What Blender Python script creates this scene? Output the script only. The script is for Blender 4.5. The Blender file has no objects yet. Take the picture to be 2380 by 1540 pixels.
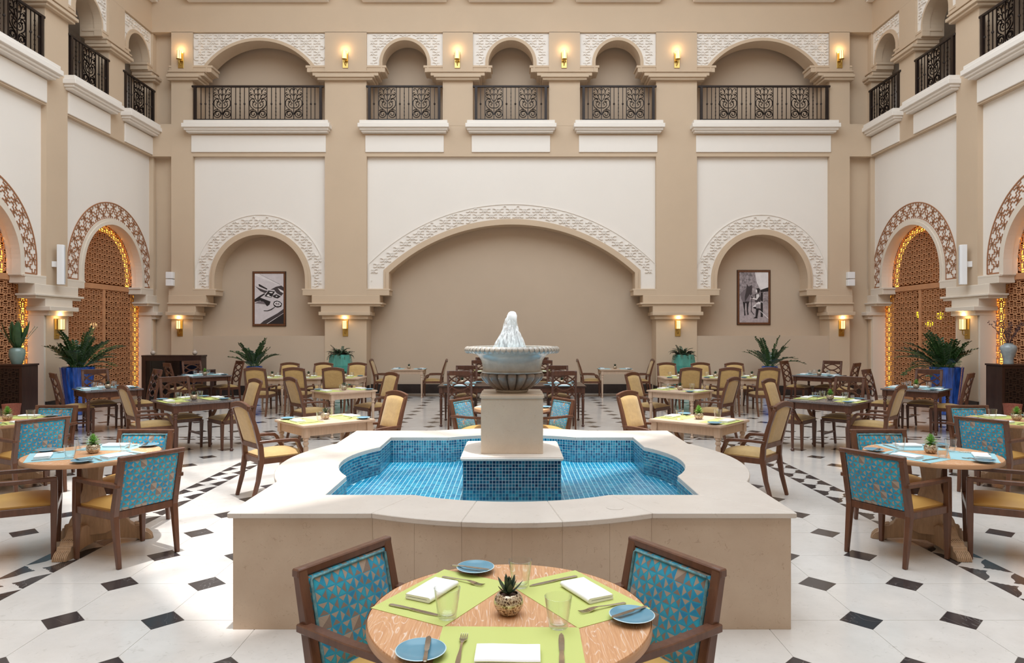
import bpy, bmesh, math, random
from mathutils import Vector, Matrix

R = math.radians
PI = math.pi
sin, cos = math.sin, math.cos
random.seed(11)
C = bpy.context.scene.collection
SC = bpy.context.scene

# ------------------------------------------------------------------ camera, sky, sun, skylight, exposure
cam = bpy.data.cameras.new('camera')
cam.sensor_width = 36.0
cam.lens = 24.05
cam.clip_end = 200
cam_ob = bpy.data.objects.new('camera', cam)
cam_ob.location = (0, 0, 1.75)
cam_ob.rotation_euler = (R(90), 0, 0)
C.objects.link(cam_ob)
SC.camera = cam_ob

world = bpy.data.worlds.new('sky')
SC.world = world
world.use_nodes = True
world.node_tree.nodes['Background'].inputs[0].default_value = (0.72, 0.85, 1.0, 1)
world.node_tree.nodes['Background'].inputs[1].default_value = 2.0

SUN_DIR = Vector((-0.03, 0.05, -1.0))
sun = bpy.data.lights.new('sun', 'SUN')
sun.energy = 4.4
sun.angle = R(1.0)
sun.color = (1.0, 0.99, 0.97)
sun_ob = bpy.data.objects.new('sun', sun)
sun_ob.rotation_euler = SUN_DIR.to_track_quat('-Z', 'Y').to_euler()
sun_ob.location = (0, 8, 30)
C.objects.link(sun_ob)

sky = bpy.data.lights.new('skylight', 'AREA')
sky.shape = 'RECTANGLE'
sky.size = 16
sky.size_y = 18
sky.energy = 2900
sky.color = (0.80, 0.93, 1.03)
sky_ob = bpy.data.objects.new('skylight', sky)
sky_ob.location = (0, 5.9, 13.7)
C.objects.link(sky_ob)

SC.view_settings.view_transform = 'Standard'
SC.view_settings.look = 'None'
SC.view_settings.gamma = 1
SC.view_settings.use_curve_mapping = False
SC.view_settings.exposure = -0.06


# ------------------------------------------------------------------ helpers: materials
def lin(c):
    return tuple(((x / 255) / 12.92 if x / 255 <= .04045 else ((x / 255 + .055) / 1.055) ** 2.4) for x in c)


def node(nt, t, **kw):
    n = nt.nodes.new(t)
    for k, v in kw.items():
        if k in ('operation', 'data_type', 'blend_type', 'feature', 'wave_type', 'bands_direction', 'distance', 'noise_dimensions', 'voronoi_dimensions'):
            setattr(n, k, v)
        else:
            key = int(k[1:]) if k[0] == 'i' and k[1:].isdigit() else k
            if isinstance(v, bpy.types.NodeSocket):
                nt.links.new(v, n.inputs[key])
            else:
                n.inputs[key].default_value = v
    return n


def math_(nt, op, a, b=0.0, c=0.0):
    n = nt.nodes.new('ShaderNodeMath')
    n.operation = op
    for i, v in enumerate((a, b, c)):
        if isinstance(v, bpy.types.NodeSocket):
            nt.links.new(v, n.inputs[i])
        else:
            n.inputs[i].default_value = v
    return n.outputs[0]


def mixc(nt, f, a, b, blend='MIX'):
    n = nt.nodes.new('ShaderNodeMix')
    n.data_type = 'RGBA'
    n.blend_type = blend
    for i, v in ((0, f), (6, a), (7, b)):
        if isinstance(v, bpy.types.NodeSocket):
            nt.links.new(v, n.inputs[i])
        else:
            n.inputs[i].default_value = v if i == 0 else (*v[:3], 1)
    return n.outputs[2]


def ramp(nt, f, stops):
    n = nt.nodes.new('ShaderNodeValToRGB')
    nt.links.new(f, n.inputs[0])
    e = n.color_ramp.elements
    while len(e) < len(stops):
        e.new(.5)
    for i, (p, c) in enumerate(stops):
        e[i].position = p
        e[i].color = (*c[:3], 1) if len(c) >= 3 else (c[0], c[0], c[0], 1)
    return n.outputs[0]


def coords(nt, kind='Object', scale=(1, 1, 1), rot=(0, 0, 0)):
    tc = nt.nodes.new('ShaderNodeTexCoord')
    mp = nt.nodes.new('ShaderNodeMapping')
    nt.links.new(tc.outputs[kind], mp.inputs[0])
    mp.inputs['Scale'].default_value = scale
    mp.inputs['Rotation'].default_value = rot
    return mp.outputs[0]


def base(name):
    m = bpy.data.materials.new(name)
    m.use_nodes = True
    nt = m.node_tree
    return m, nt, nt.nodes['Principled BSDF']


def bump_(nt, b, h, strength, dist):
    n = node(nt, 'ShaderNodeBump', Strength=strength, Distance=dist, Height=h)
    nt.links.new(n.outputs[0], b.inputs['Normal'])


def pmat(name, c, rough=.5, metal=0.0, var=.06, vs=4.0, bump=0.0, bs=60.0, spec=.5, stretch=(1, 1, 1), coat=0.0, kind='Object', emit=None, sheen=0.0):
    m, nt, b = base(name)
    l = lin(c)
    if var:
        v = coords(nt, kind, stretch)
        no = node(nt, 'ShaderNodeTexNoise', Vector=v, Scale=vs, Detail=5.0, Roughness=.6)
        col = mixc(nt, ramp(nt, no.outputs[0], [(.3, (0, 0, 0)), (.7, (1, 1, 1))]), [x * (1 - var) for x in l], [min(1, x * (1 + var)) for x in l])
        nt.links.new(col, b.inputs['Base Color'])
    else:
        b.inputs['Base Color'].default_value = (*l, 1)
    b.inputs['Roughness'].default_value = rough
    b.inputs['Metallic'].default_value = metal
    b.inputs['Specular IOR Level'].default_value = spec
    b.inputs['Coat Weight'].default_value = coat
    b.inputs['Sheen Weight'].default_value = sheen
    if bump:
        no2 = node(nt, 'ShaderNodeTexNoise', Vector=coords(nt, kind, stretch), Scale=bs, Detail=4.0)
        bump_(nt, b, no2.outputs[0], bump, .01)
    if emit:
        b.inputs['Emission Color'].default_value = (*lin(emit[0]), 1)
        b.inputs['Emission Strength'].default_value = emit[1]
    return m


M = {}
M['taupe'] = pmat('taupe_plaster', (206, 182, 156), .85, var=.03, vs=.7, bump=.06, bs=30)
M['niche'] = pmat('niche_plaster', (196, 174, 152), .85, var=.03, vs=.7, bump=.06, bs=30)
M['white'] = pmat('white_plaster', (240, 231, 222), .8, var=.012, vs=.8, bump=.05, bs=40)
M['carved'] = pmat('carved_plaster', (240, 231, 222), .85, var=.02, vs=2)
M['jamb'] = pmat('pale_jamb', (226, 212, 196), .8, var=.02, vs=1)
M['brown'] = pmat('brown_fretwork', (164, 112, 78), .6, var=.08, vs=5)
M['lattice'] = pmat('lattice_wood', (194, 138, 98), .55, var=.1, vs=4)
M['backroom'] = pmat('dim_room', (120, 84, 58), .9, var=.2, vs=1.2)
M['iron'] = pmat('wrought_iron', (40, 28, 24), .45, metal=.3, var=.15, vs=8)
M['dark_stone'] = pmat('dark_baseboard', (54, 45, 42), .25, var=.25, vs=4)
M['brass'] = pmat('brushed_brass', (205, 175, 105), .3, metal=1.0, var=.06, vs=20, stretch=(1, 1, 8))
M['shade'] = pmat('lit_glass_shade', (255, 236, 190), .3, var=0, emit=((255, 218, 148), 1.15))
M['bulb'] = pmat('lamp_filament', (255, 240, 210), .3, var=0, emit=((255, 214, 140), 14.0))
M['led'] = pmat('amber_led', (255, 190, 90), .4, var=0, emit=((255, 178, 66), 4.0))
M['yellow_lamp'] = pmat('yellow_lamp', (240, 220, 60), .4, var=0, emit=((240, 215, 40), 2.2))
M['plastic'] = pmat('white_plastic', (240, 238, 238), .4, var=.01)
M['grille'] = pmat('speaker_grille', (205, 208, 214), .6, var=.05, vs=80)
M['dark_wood'] = pmat('dark_mahogany', (84, 50, 36), .32, var=.3, vs=3, stretch=(14, 14, 1.2), bump=.03, bs=20, coat=.15)
M['walnut'] = pmat('walnut_frame', (98, 62, 44), .33, var=.25, vs=3, stretch=(12, 12, 1.5), coat=.15)
M['espresso'] = pmat('espresso_wood', (52, 32, 26), .3, var=.25, vs=2, stretch=(10, 10, 1), coat=.2)
M['black_glass'] = pmat('black_glass', (20, 16, 16), .05, var=.1, spec=.8)
M['pale_wood'] = pmat('limed_wood', (198, 172, 150), .5, var=.10, vs=3, stretch=(3, 22, 22), bump=.05, bs=10)
M['pale_leg'] = pmat('limed_turned_wood', (198, 172, 150), .5, var=.10, vs=3, stretch=(14, 14, 2), bump=.05, bs=10)
M['granite'] = pmat('grey_granite', (112, 106, 108), .12, var=.5, vs=90, spec=.6)
M['ochre'] = pmat('ochre_leather', (208, 160, 88), .45, var=.04, vs=3, bump=.03, bs=120)
M['gold_fabric'] = pmat('gold_fabric', (188, 154, 98), .8, var=.09, vs=26, bump=.12, bs=160, sheen=.3)
M['olive_seat'] = pmat('olive_gold_velvet', (176, 140, 78), .7, var=.08, vs=12, sheen=.5)
M['silver'] = pmat('polished_steel', (200, 190, 178), .16, metal=1.0, var=.1, vs=60)
M['linen'] = pmat('white_linen', (246, 244, 244), .9, var=.01, bump=.08, bs=400)
M['plate'] = pmat('blue_glaze', (104, 148, 168), .18, var=.04, vs=10, spec=.35)
M['plate_rim'] = pmat('pale_glaze_edge', (196, 216, 222), .15, var=0)
M['plate_far'] = M['plate']
M['green_mat'] = None
M['soil'] = pmat('potting_grit', (84, 60, 48), .95, var=.4, vs=200, bump=.5, bs=200)
M['aloe'] = pmat('aloe_leaf', (58, 74, 58), .42, var=.2, vs=40)
M['rosette'] = pmat('rosette_leaf', (128, 174, 84), .5, var=.25, vs=20)
M['zz'] = pmat('glossy_dark_leaf', (42, 70, 34), .3, var=.35, vs=9)
M['zz_stem'] = pmat('green_stem', (70, 100, 56), .5, var=.2)
M['fern'] = pmat('broad_leaf', (58, 88, 52), .4, var=.25, vs=8)
M['trail'] = pmat('trailing_leaf', (58, 82, 58), .5, var=.4, vs=14)
M['twig'] = pmat('brown_twig', (82, 54, 52), .7, var=.3)
M['white_flower'] = pmat('white_blossom', (235, 232, 220), .8, var=.05)
M['cobalt'] = pmat('cobalt_glaze', (34, 78, 164), .14, var=.65, vs=4, stretch=(6, 6, .8), coat=.5)
M['teal_pot'] = pmat('teal_glaze', (72, 146, 134), .15, var=.22, vs=3, stretch=(3, 3, .8), coat=.4)
M['celadon'] = pmat('celadon_glaze', (120, 142, 136), .2, var=.12, vs=6, coat=.4)
M['grey_vase'] = pmat('grey_crackle_glaze', (150, 160, 164), .18, var=.12, vs=14, coat=.4)
M['wicker'] = pmat('red_wicker', (148, 84, 66), .7, var=.2, vs=40)
M['pomegranate'] = pmat('silver_ceramic', (188, 172, 160), .3, var=.15, vs=30)
M['frame'] = pmat('brown_frame', (104, 62, 36), .4, var=.3, vs=10, stretch=(6, 6, 1))
M['frame_dark'] = pmat('dark_frame_edge', (54, 34, 24), .5, var=.2)
M['urn_stone'] = pmat('wet_limestone', (176, 168, 158), .22, var=.22, vs=6, bump=.08, bs=30, spec=.6)
M['urn_dark'] = pmat('dark_wet_limestone', (132, 116, 104), .2, var=.3, vs=8, bump=.08, bs=30, spec=.6)
M['grout'] = pmat('white_grout', (228, 236, 238), .7, var=.03)
M['floor_grout'] = pmat('floor_joint', (150, 138, 126), .7, var=.05)


def marble(name, c, dark, speck, rough, cell=0.0, veins=.0, sscale=14.0, kind='Object'):
    m, nt, b = base(name)
    v = nt.nodes.new('ShaderNodeNewGeometry').outputs['Position'] if kind == 'Position' else coords(nt, kind)
    n1 = node(nt, 'ShaderNodeTexNoise', Vector=v, Scale=3.0, Detail=8.0, Roughness=.65)
    col = mixc(nt, ramp(nt, n1.outputs[0], [(.35, (0, 0, 0)), (.68, (1, 1, 1))]), lin(c), lin(dark))
    n2 = node(nt, 'ShaderNodeTexNoise', Vector=v, Scale=sscale, Detail=6.0, Roughness=.75, Distortion=1.5)
    f = ramp(nt, n2.outputs[0], [(.585, (0, 0, 0)), (.66, (1, 1, 1))])
    col = mixc(nt, math_(nt, 'MULTIPLY', f, .55), col, lin(speck))
    if veins:
        n3 = node(nt, 'ShaderNodeTexNoise', Vector=v, Scale=2.2, Detail=3.0, Distortion=2.5)
        d = math_(nt, 'ABSOLUTE', math_(nt, 'SUBTRACT', n3.outputs[0], .5))
        f3 = ramp(nt, d, [(0.0, (1, 1, 1)), (.006, (0, 0, 0))])
        col = mixc(nt, math_(nt, 'MULTIPLY', f3, veins), col, lin((165, 160, 156)))
    if cell:
        g = nt.nodes.new('ShaderNodeNewGeometry')
        sn = node(nt, 'ShaderNodeVectorMath', operation='SNAP', i0=g.outputs['Position'], i1=(cell, cell, 50.0))
        w = node(nt, 'ShaderNodeTexWhiteNoise', Vector=sn.outputs[0])
        col = mixc(nt, math_(nt, 'MULTIPLY', w.outputs[0], .10), col, lin((206, 194, 180)))
    nt.links.new(col, b.inputs['Base Color'])
    b.inputs['Roughness'].default_value = rough
    b.inputs['Specular IOR Level'].default_value = .5
    return m


M['tile'] = marble('cream_marble_tile', (216, 209, 203), (205, 198, 192), (184, 176, 168), .13, cell=.6055, kind='Position')
M['tile_rest'] = marble('cream_marble_floor', (216, 209, 203), (205, 198, 192), (184, 176, 168), .13, cell=.6055)
M['black_tile'] = marble('black_marble', (62, 56, 56), (50, 46, 48), (74, 70, 70), .16, veins=.3, kind='Position')
M['clad'] = marble('beige_limestone', (204, 182, 160), (192, 168, 146), (160, 132, 108), .3, sscale=26, kind='Position')
M['cream'] = marble('cream_limestone', (216, 198, 178), (206, 186, 166), (178, 154, 130), .3, sscale=60)
M['slab'] = marble('pale_plinth_stone', (232, 222, 212), (224, 212, 202), (206, 192, 178), .3, sscale=20)
M['coping'] = marble('pale_limestone_coping', (211, 200, 190), (203, 191, 181), (182, 169, 156), .28, sscale=20)


def wood_top():
    m, nt, b = base('cerused_oak')
    v = coords(nt, 'Object', (1, 1, 1))
    n0 = node(nt, 'ShaderNodeTexNoise', Vector=coords(nt, 'Object', (5.5, 1.1, 1)), Scale=2.0, Detail=2.0)
    r = math_(nt, 'FRACT', math_(nt, 'MULTIPLY', n0.outputs[0], 16.0))
    d = math_(nt, 'ABSOLUTE', math_(nt, 'SUBTRACT', r, .5))
    br = node(nt, 'ShaderNodeTexNoise', Vector=coords(nt, 'Object', (60, 4, 1)), Scale=3.0, Detail=5.0)
    line = math_(nt, 'MULTIPLY', ramp(nt, d, [(0.0, (1, 1, 1)), (.12, (0, 0, 0))]), ramp(nt, br.outputs[0], [(.42, (0, 0, 0)), (.6, (1, 1, 1))]))
    fine = node(nt, 'ShaderNodeTexNoise', Vector=coords(nt, 'Object', (130, 5, 1)), Scale=2.0, Detail=4.0)
    col = mixc(nt, ramp(nt, fine.outputs[0], [(.35, (0, 0, 0)), (.7, (1, 1, 1))]), lin((196, 142, 100)), lin((214, 165, 124)))
    col = mixc(nt, math_(nt, 'MULTIPLY', line, .75), col, lin((238, 222, 208)))
    nt.links.new(col, b.inputs['Base Color'])
    b.inputs['Roughness'].default_value = .45
    b.inputs['Specular IOR Level'].default_value = .3
    return m


M['oak'] = wood_top()
M['oak_edge'] = pmat('oak_edge', (196, 150, 112), .45, var=.1, vs=4, stretch=(2, 2, 40))
M['oak_base'] = pmat('pale_oak_base', (180, 148, 118), .5, var=.14, vs=4, stretch=(12, 12, 1.5), bump=.05, bs=12)


def woven(name, c):
    m, nt, b = base(name)
    v = coords(nt, 'Object', (1, 1, 1))
    ck = node(nt, 'ShaderNodeTexChecker', Vector=v, Scale=420.0)
    col = mixc(nt, ck.outputs[1], [x * .9 for x in lin(c)], [min(1, x * 1.06) for x in lin(c)])
    nt.links.new(col, b.inputs['Base Color'])
    b.inputs['Roughness'].default_value = .6
    bump_(nt, b, ck.outputs[1], .15, .001)
    return m


M['green_mat'] = woven('lime_woven_mat', (196, 202, 116))
M['blue_mat'] = woven('aqua_woven_mat', (158, 204, 214))


def fabric():
    m, nt, b = base('kaleidoscope_fabric')
    tc = nt.nodes.new('ShaderNodeTexCoord')
    sp = nt.nodes.new('ShaderNodeSeparateXYZ')
    nt.links.new(tc.outputs['Object'], sp.inputs[0])
    u = math_(nt, 'MULTIPLY', sp.outputs[0], 1 / .049)
    w = math_(nt, 'MULTIPLY', sp.outputs[2], 1 / .049)
    fu = math_(nt, 'SUBTRACT', math_(nt, 'FRACT', u), .5)
    fw = math_(nt, 'SUBTRACT', math_(nt, 'FRACT', w), .5)
    iu, iw = math_(nt, 'FLOOR', u), math_(nt, 'FLOOR', w)
    au, aw = math_(nt, 'ABSOLUTE', fu), math_(nt, 'ABSOLUTE', fw)
    horiz = math_(nt, 'GREATER_THAN', au, aw)
    par = math_(nt, 'FLOORED_MODULO', math_(nt, 'ADD', iu, iw), 2.0)
    tri = math_(nt, 'ABSOLUTE', math_(nt, 'SUBTRACT', horiz, par))
    cv = nt.nodes.new('ShaderNodeCombineXYZ')
    nt.links.new(iu, cv.inputs[0])
    nt.links.new(iw, cv.inputs[1])
    wn = node(nt, 'ShaderNodeTexWhiteNoise', Vector=cv.outputs[0])
    full = math_(nt, 'GREATER_THAN', wn.outputs[0], .9)
    shade = node(nt, 'ShaderNodeTexNoise', Vector=tc.outputs['Object'], Scale=9.0, Detail=1.0)
    teal = mixc(nt, ramp(nt, shade.outputs[0], [(.4, (0, 0, 0)), (.6, (1, 1, 1))]), lin((14, 128, 178)), lin((34, 166, 194)))
    sgn = math_(nt, 'GREATER_THAN', math_(nt, 'ADD', fu, fw), 0.0)
    tau = mixc(nt, sgn, lin((132, 114, 102)), lin((166, 148, 132)))
    col = mixc(nt, tri, tau, teal)
    col = mixc(nt, full, col, tau)
    edge = math_(nt, 'ABSOLUTE', math_(nt, 'SUBTRACT', au, aw))
    e2 = math_(nt, 'MINIMUM', edge, math_(nt, 'SUBTRACT', .5, math_(nt, 'MAXIMUM', au, aw)))
    ln = math_(nt, 'LESS_THAN', e2, .05)
    col = mixc(nt, math_(nt, 'MULTIPLY', ln, math_(nt, 'SUBTRACT', 1.0, full)), col, lin((30, 146, 178)))
    nt.links.new(col, b.inputs['Base Color'])
    b.inputs['Roughness'].default_value = .75
    b.inputs['Sheen Weight'].default_value = .25
    bump_(nt, b, math_(nt, 'MINIMUM', e2, .1), .16, .012)
    return m


M['kaleido'] = fabric()
M['piping'] = pmat('teal_taupe_piping', (96, 142, 150), .7, var=.5, vs=40)


def mosaic(name, dark, mid, light, rough=.12):
    m, nt, b = base(name)
    g = nt.nodes.new('ShaderNodeNewGeometry')
    col = ramp(nt, g.outputs['Random Per Island'], [(0, lin(dark)), (.45, lin(mid)), (1, lin(light))])
    nt.links.new(col, b.inputs['Base Color'])
    b.inputs['Roughness'].default_value = rough
    b.inputs['Coat Weight'].default_value = .3
    return m


M['pool_wall'] = mosaic('pool_mosaic', (10, 72, 110), (22, 112, 142), (66, 156, 176))
M['pool_floor'] = mosaic('pool_floor_mosaic', (20, 134, 174), (38, 154, 190), (70, 178, 204))


def mosaic_obj():
    m, nt, b = base('base_mosaic')
    oi = nt.nodes.new('ShaderNodeObjectInfo')
    col = ramp(nt, oi.outputs['Random'], [(0, lin((8, 44, 80))), (.5, lin((16, 72, 102))), (1, lin((34, 108, 134)))])
    nt.links.new(col, b.inputs['Base Color'])
    b.inputs['Roughness'].default_value = .12
    return m


M['base_tile'] = mosaic_obj()


def pot_mosaic():
    m, nt, b = base('mirror_mosaic_pot')
    vo = node(nt, 'ShaderNodeTexVoronoi', Vector=coords(nt, 'Object', (1, 1, 1.2)), Scale=95.0)
    col = ramp(nt, node(nt, 'ShaderNodeTexWhiteNoise', Vector=vo.outputs['Color']).outputs[0],
               [(0, lin((86, 66, 54))), (.4, lin((150, 124, 96))), (.7, lin((196, 186, 168))), (1, lin((120, 92, 70)))])
    vd = node(nt, 'ShaderNodeTexVoronoi', Vector=coords(nt, 'Object', (1, 1, 1.2)), Scale=95.0, feature='DISTANCE_TO_EDGE')
    col = mixc(nt, math_(nt, 'LESS_THAN', vd.outputs[0], .07), col, lin((226, 208, 180)))
    nt.links.new(col, b.inputs['Base Color'])
    b.inputs['Roughness'].default_value = .2
    b.inputs['Metallic'].default_value = .45
    return m


M['pot'] = pot_mosaic()


def clear(name, tint, ior=1.45, bump=0.0, rough=.02, boost=1.0):
    m = bpy.data.materials.new(name)
    m.use_nodes = True
    nt = m.node_tree
    nt.nodes.remove(nt.nodes['Principled BSDF'])
    t = nt.nodes.new('ShaderNodeBsdfTransparent')
    t.inputs[0].default_value = (*tint, 1)
    g = nt.nodes.new('ShaderNodeBsdfGlossy')
    g.inputs['Roughness'].default_value = rough
    f = nt.nodes.new('ShaderNodeLayerWeight')
    f.inputs[0].default_value = .5
    r0 = ((ior - 1) / (ior + 1)) ** 2
    pw = math_(nt, 'POWER', f.outputs['Facing'], 5.0 if ior < 1.4 else 2.6)
    fac = math_(nt, 'MINIMUM', math_(nt, 'MULTIPLY', math_(nt, 'MULTIPLY_ADD', pw, 1 - r0, r0), boost), 1.0)
    if bump:
        n = node(nt, 'ShaderNodeTexNoise', Vector=coords(nt, 'Object'), Scale=9.0, Detail=3.0, Distortion=.8)
        bn = node(nt, 'ShaderNodeBump', Strength=bump, Distance=.02, Height=n.outputs[0])
        nt.links.new(bn.outputs[0], g.inputs['Normal'])
        nt.links.new(bn.outputs[0], f.inputs['Normal'])
    mx = nt.nodes.new('ShaderNodeMixShader')
    nt.links.new(fac, mx.inputs[0])
    nt.links.new(t.outputs[0], mx.inputs[1])
    nt.links.new(g.outputs[0], mx.inputs[2])
    nt.links.new(mx.outputs[0], nt.nodes['Material Output'].inputs[0])
    return m


M['water'] = clear('pool_water', (.80, .96, 1.0), 1.33, bump=.08, boost=.75)
M['glass'] = clear('tumbler_glass', (.985, .99, .985), 1.5, boost=.9)


def spray(name, a, b, top):
    m = bpy.data.materials.new(name)
    m.use_nodes = True
    nt = m.node_tree
    nt.nodes.remove(nt.nodes['Principled BSDF'])
    t = nt.nodes.new('ShaderNodeBsdfTransparent')
    d = nt.nodes.new('ShaderNodeBsdfTranslucent')
    d2 = nt.nodes.new('ShaderNodeBsdfDiffuse')
    for x in (d, d2):
        x.inputs[0].default_value = (.96, .98, 1, 1)
    ad = nt.nodes.new('ShaderNodeMixShader')
    ad.inputs[0].default_value = .7
    nt.links.new(d.outputs[0], ad.inputs[1])
    nt.links.new(d2.outputs[0], ad.inputs[2])
    no = node(nt, 'ShaderNodeTexNoise', Vector=coords(nt, 'Object', (60, 60, 7)), Scale=1.0, Detail=4.0)
    mx = nt.nodes.new('ShaderNodeMixShader')
    nt.links.new(ramp(nt, no.outputs[0], [(a, (0, 0, 0)), (b, (top, top, top))]), mx.inputs[0])
    nt.links.new(t.outputs[0], mx.inputs[1])
    nt.links.new(ad.outputs[0], mx.inputs[2])
    nt.links.new(mx.outputs[0], nt.nodes['Material Output'].inputs[0])
    return m


M['spray'] = spray('falling_water', .38, .72, .85)
M['foam'] = spray('foaming_water', .1, .42, .97)


# ------------------------------------------------------------------ helpers: meshes
class MB:
    def __init__(s, xf=None):
        s.v, s.f, s.mi, s.xf = [], [], [], xf

    def add(s, vs, fs, mi=0):
        b = len(s.v)
        s.v.extend(s.xf(*p) if s.xf else tuple(p) for p in vs)
        s.f.extend(tuple(b + i for i in f) for f in fs)
        s.mi.extend([mi] * len(fs))
        return s

    def box(s, x0, x1, y0, y1, z0, z1, mi=0):
        vs = [(x, y, z) for z in (z0, z1) for y in (y0, y1) for x in (x0, x1)]
        return s.add(vs, [(0, 2, 3, 1), (4, 5, 7, 6), (0, 1, 5, 4), (2, 6, 7, 3), (0, 4, 6, 2), (1, 3, 7, 5)], mi)

    def prism(s, poly, a, b, axis='y', mi=0, caps=(1, 1)):
        n = len(poly)
        P = (lambda p, k: (p[0], k, p[1])) if axis == 'y' else (lambda p, k: (p[0], p[1], k)) if axis == 'z' else (lambda p, k: (k, p[0], p[1]))
        vs = [P(p, a) for p in poly] + [P(p, b) for p in poly]
        fs = [(i, (i + 1) % n, n + (i + 1) % n, n + i) for i in range(n)]
        if caps[0]:
            fs.append(tuple(range(n - 1, -1, -1)))
        if caps[1]:
            fs.append(tuple(range(n, 2 * n)))
        return s.add(vs, fs, mi)

    def lathe(s, prof, n=24, c=(0, 0), mi=0, fr=None, a0=0.0, caps=True):
        vs, fs = [], []
        for k, (r, z) in enumerate(prof):
            for i in range(n):
                a = a0 + 2 * PI * i / n
                rr = fr(r, z, a) if fr else r
                vs.append((c[0] + rr * cos(a), c[1] + rr * sin(a), z))
        for k in range(len(prof) - 1):
            for i in range(n):
                j = (i + 1) % n
                fs.append((k * n + i, k * n + j, (k + 1) * n + j, (k + 1) * n + i))
        if caps and prof[0][0] > 1e-6:
            fs.append(tuple(range(n - 1, -1, -1)))
        if caps and prof[-1][0] > 1e-6:
            fs.append(tuple((len(prof) - 1) * n + i for i in range(n)))
        return s.add(vs, fs, mi)

    def sweep(s, path, secs, up=(0, 0, 1), mi=0):
        """rectangular section (w across, h along up) swept along a path"""
        vs, fs = [], []
        path = [Vector(p) for p in path]
        up = Vector(up)
        for i, p in enumerate(path):
            t = (path[min(i + 1, len(path) - 1)] - path[max(i - 1, 0)]).normalized()
            side = t.cross(up)
            side = side.normalized() if side.length > 1e-5 else Vector((1, 0, 0))
            u2 = side.cross(t)
            w, h = secs[i] if isinstance(secs, list) else secs
            for a, b in ((-1, -1), (1, -1), (1, 1), (-1, 1)):
                vs.append(tuple(p + side * (a * w / 2) + u2 * (b * h / 2)))
        for i in range(len(path) - 1):
            for k in range(4):
                j = (k + 1) % 4
                fs.append((i * 4 + k, i * 4 + j, (i + 1) * 4 + j, (i + 1) * 4 + k))
        e = (len(path) - 1) * 4
        fs += [(3, 2, 1, 0), (e, e + 1, e + 2, e + 3)]
        return s.add(vs, fs, mi)

    def tube(s, path, r, n=6, mi=0, closed=False):
        vs, fs = [], []
        path = [Vector(p) for p in path]
        N = len(path)
        for i, p in enumerate(path):
            if closed:
                t = (path[(i + 1) % N] - path[i - 1]).normalized()
            else:
                t = (path[min(i + 1, N - 1)] - path[max(i - 1, 0)]).normalized()
            a = Vector((0, 0, 1)) if abs(t.z) < .9 else Vector((1, 0, 0))
            x = t.cross(a).normalized()
            y = x.cross(t)
            rr = r[i] if isinstance(r, list) else r
            for k in range(n):
                q = 2 * PI * k / n
                vs.append(tuple(p + x * rr * cos(q) + y * rr * sin(q)))
        for i in range(N if closed else N - 1):
            i2 = (i + 1) % N
            for k in range(n):
                j = (k + 1) % n
                fs.append((i * n + k, i * n + j, i2 * n + j, i2 * n + k))
        if not closed:
            fs += [tuple(range(n - 1, -1, -1)), tuple((N - 1) * n + k for k in range(n))]
        return s.add(vs, fs, mi)

    def ribbon(s, pts, w, n0, n1, closed=False, mi=0, mp=None):
        """flat raised strip in the (u, z) plane from depth n0 to n1"""
        N = len(pts)
        L, Rr = [], []
        for i in range(N):
            if closed:
                a, b = pts[i - 1], pts[(i + 1) % N]
            else:
                a, b = pts[max(i - 1, 0)], pts[min(i + 1, N - 1)]
            dx, dz = b[0] - a[0], b[1] - a[1]
            l = math.hypot(dx, dz) or 1
            px, pz = -dz / l * w / 2, dx / l * w / 2
            L.append((pts[i][0] + px, pts[i][1] + pz))
            Rr.append((pts[i][0] - px, pts[i][1] - pz))
        if mp:
            L, Rr = [mp(*p) for p in L], [mp(*p) for p in Rr]
        vs = [(p[0], n1, p[1]) for p in L] + [(p[0], n1, p[1]) for p in Rr] + [(p[0], n0, p[1]) for p in L] + [(p[0], n0, p[1]) for p in Rr]
        fs = []
        for i in range(N if closed else N - 1):
            j = (i + 1) % N
            fs += [(i, j, N + j, N + i), (2 * N + i, 2 * N + j, j, i), (N + i, N + j, 3 * N + j, 3 * N + i)]
        if not closed:
            fs += [(0, N, 3 * N, 2 * N), (N - 1, 2 * N - 1, 4 * N - 1, 3 * N - 1)]
        return s.add(vs, fs, mi)

    def mesh(s, name, mats, bevel=0.0, smooth=None, recalc=True, bseg=1):
        me = bpy.data.meshes.new(name)
        me.from_pydata(s.v, [], s.f)
        mats = mats if isinstance(mats, (list, tuple)) else [mats]
        for m in mats:
            me.materials.append(m)
        if len(mats) > 1:
            me.polygons.foreach_set('material_index', s.mi)
        if recalc or bevel:
            bm = bmesh.new()
            bm.from_mesh(me)
            if recalc:
                bmesh.ops.recalc_face_normals(bm, faces=bm.faces)
            if bevel:
                es = [e for e in bm.edges if len(e.link_faces) == 2 and e.calc_face_angle(0) > .5]
                bmesh.ops.bevel(bm, geom=es, offset=bevel, segments=bseg, affect='EDGES', clamp_overlap=True)
            bm.to_mesh(me)
            bm.free()
        if smooth:
            me.shade_smooth()
            me.set_sharp_from_angle(angle=R(smooth))
        me.update()
        return me

    def build(s, name, mats, parent=None, bevel=0.0, smooth=None, recalc=True, bseg=1, loc=None, kind=None):
        return link(name, s.mesh(name, mats, bevel, smooth, recalc, bseg), parent, loc, kind)


def link(name, me, parent=None, loc=None, kind=None, rz=0.0):
    o = bpy.data.objects.new(name, me)
    C.objects.link(o)
    if parent:
        o.parent = parent
    if loc:
        o.location = loc
    if rz:
        o.rotation_euler = (0, 0, rz)
    if kind:
        o['kind'] = kind
    return o


def tag(o, label, cat, group=None):
    o['label'] = label
    o['category'] = cat
    if group:
        o['group'] = group
    return o


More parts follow.
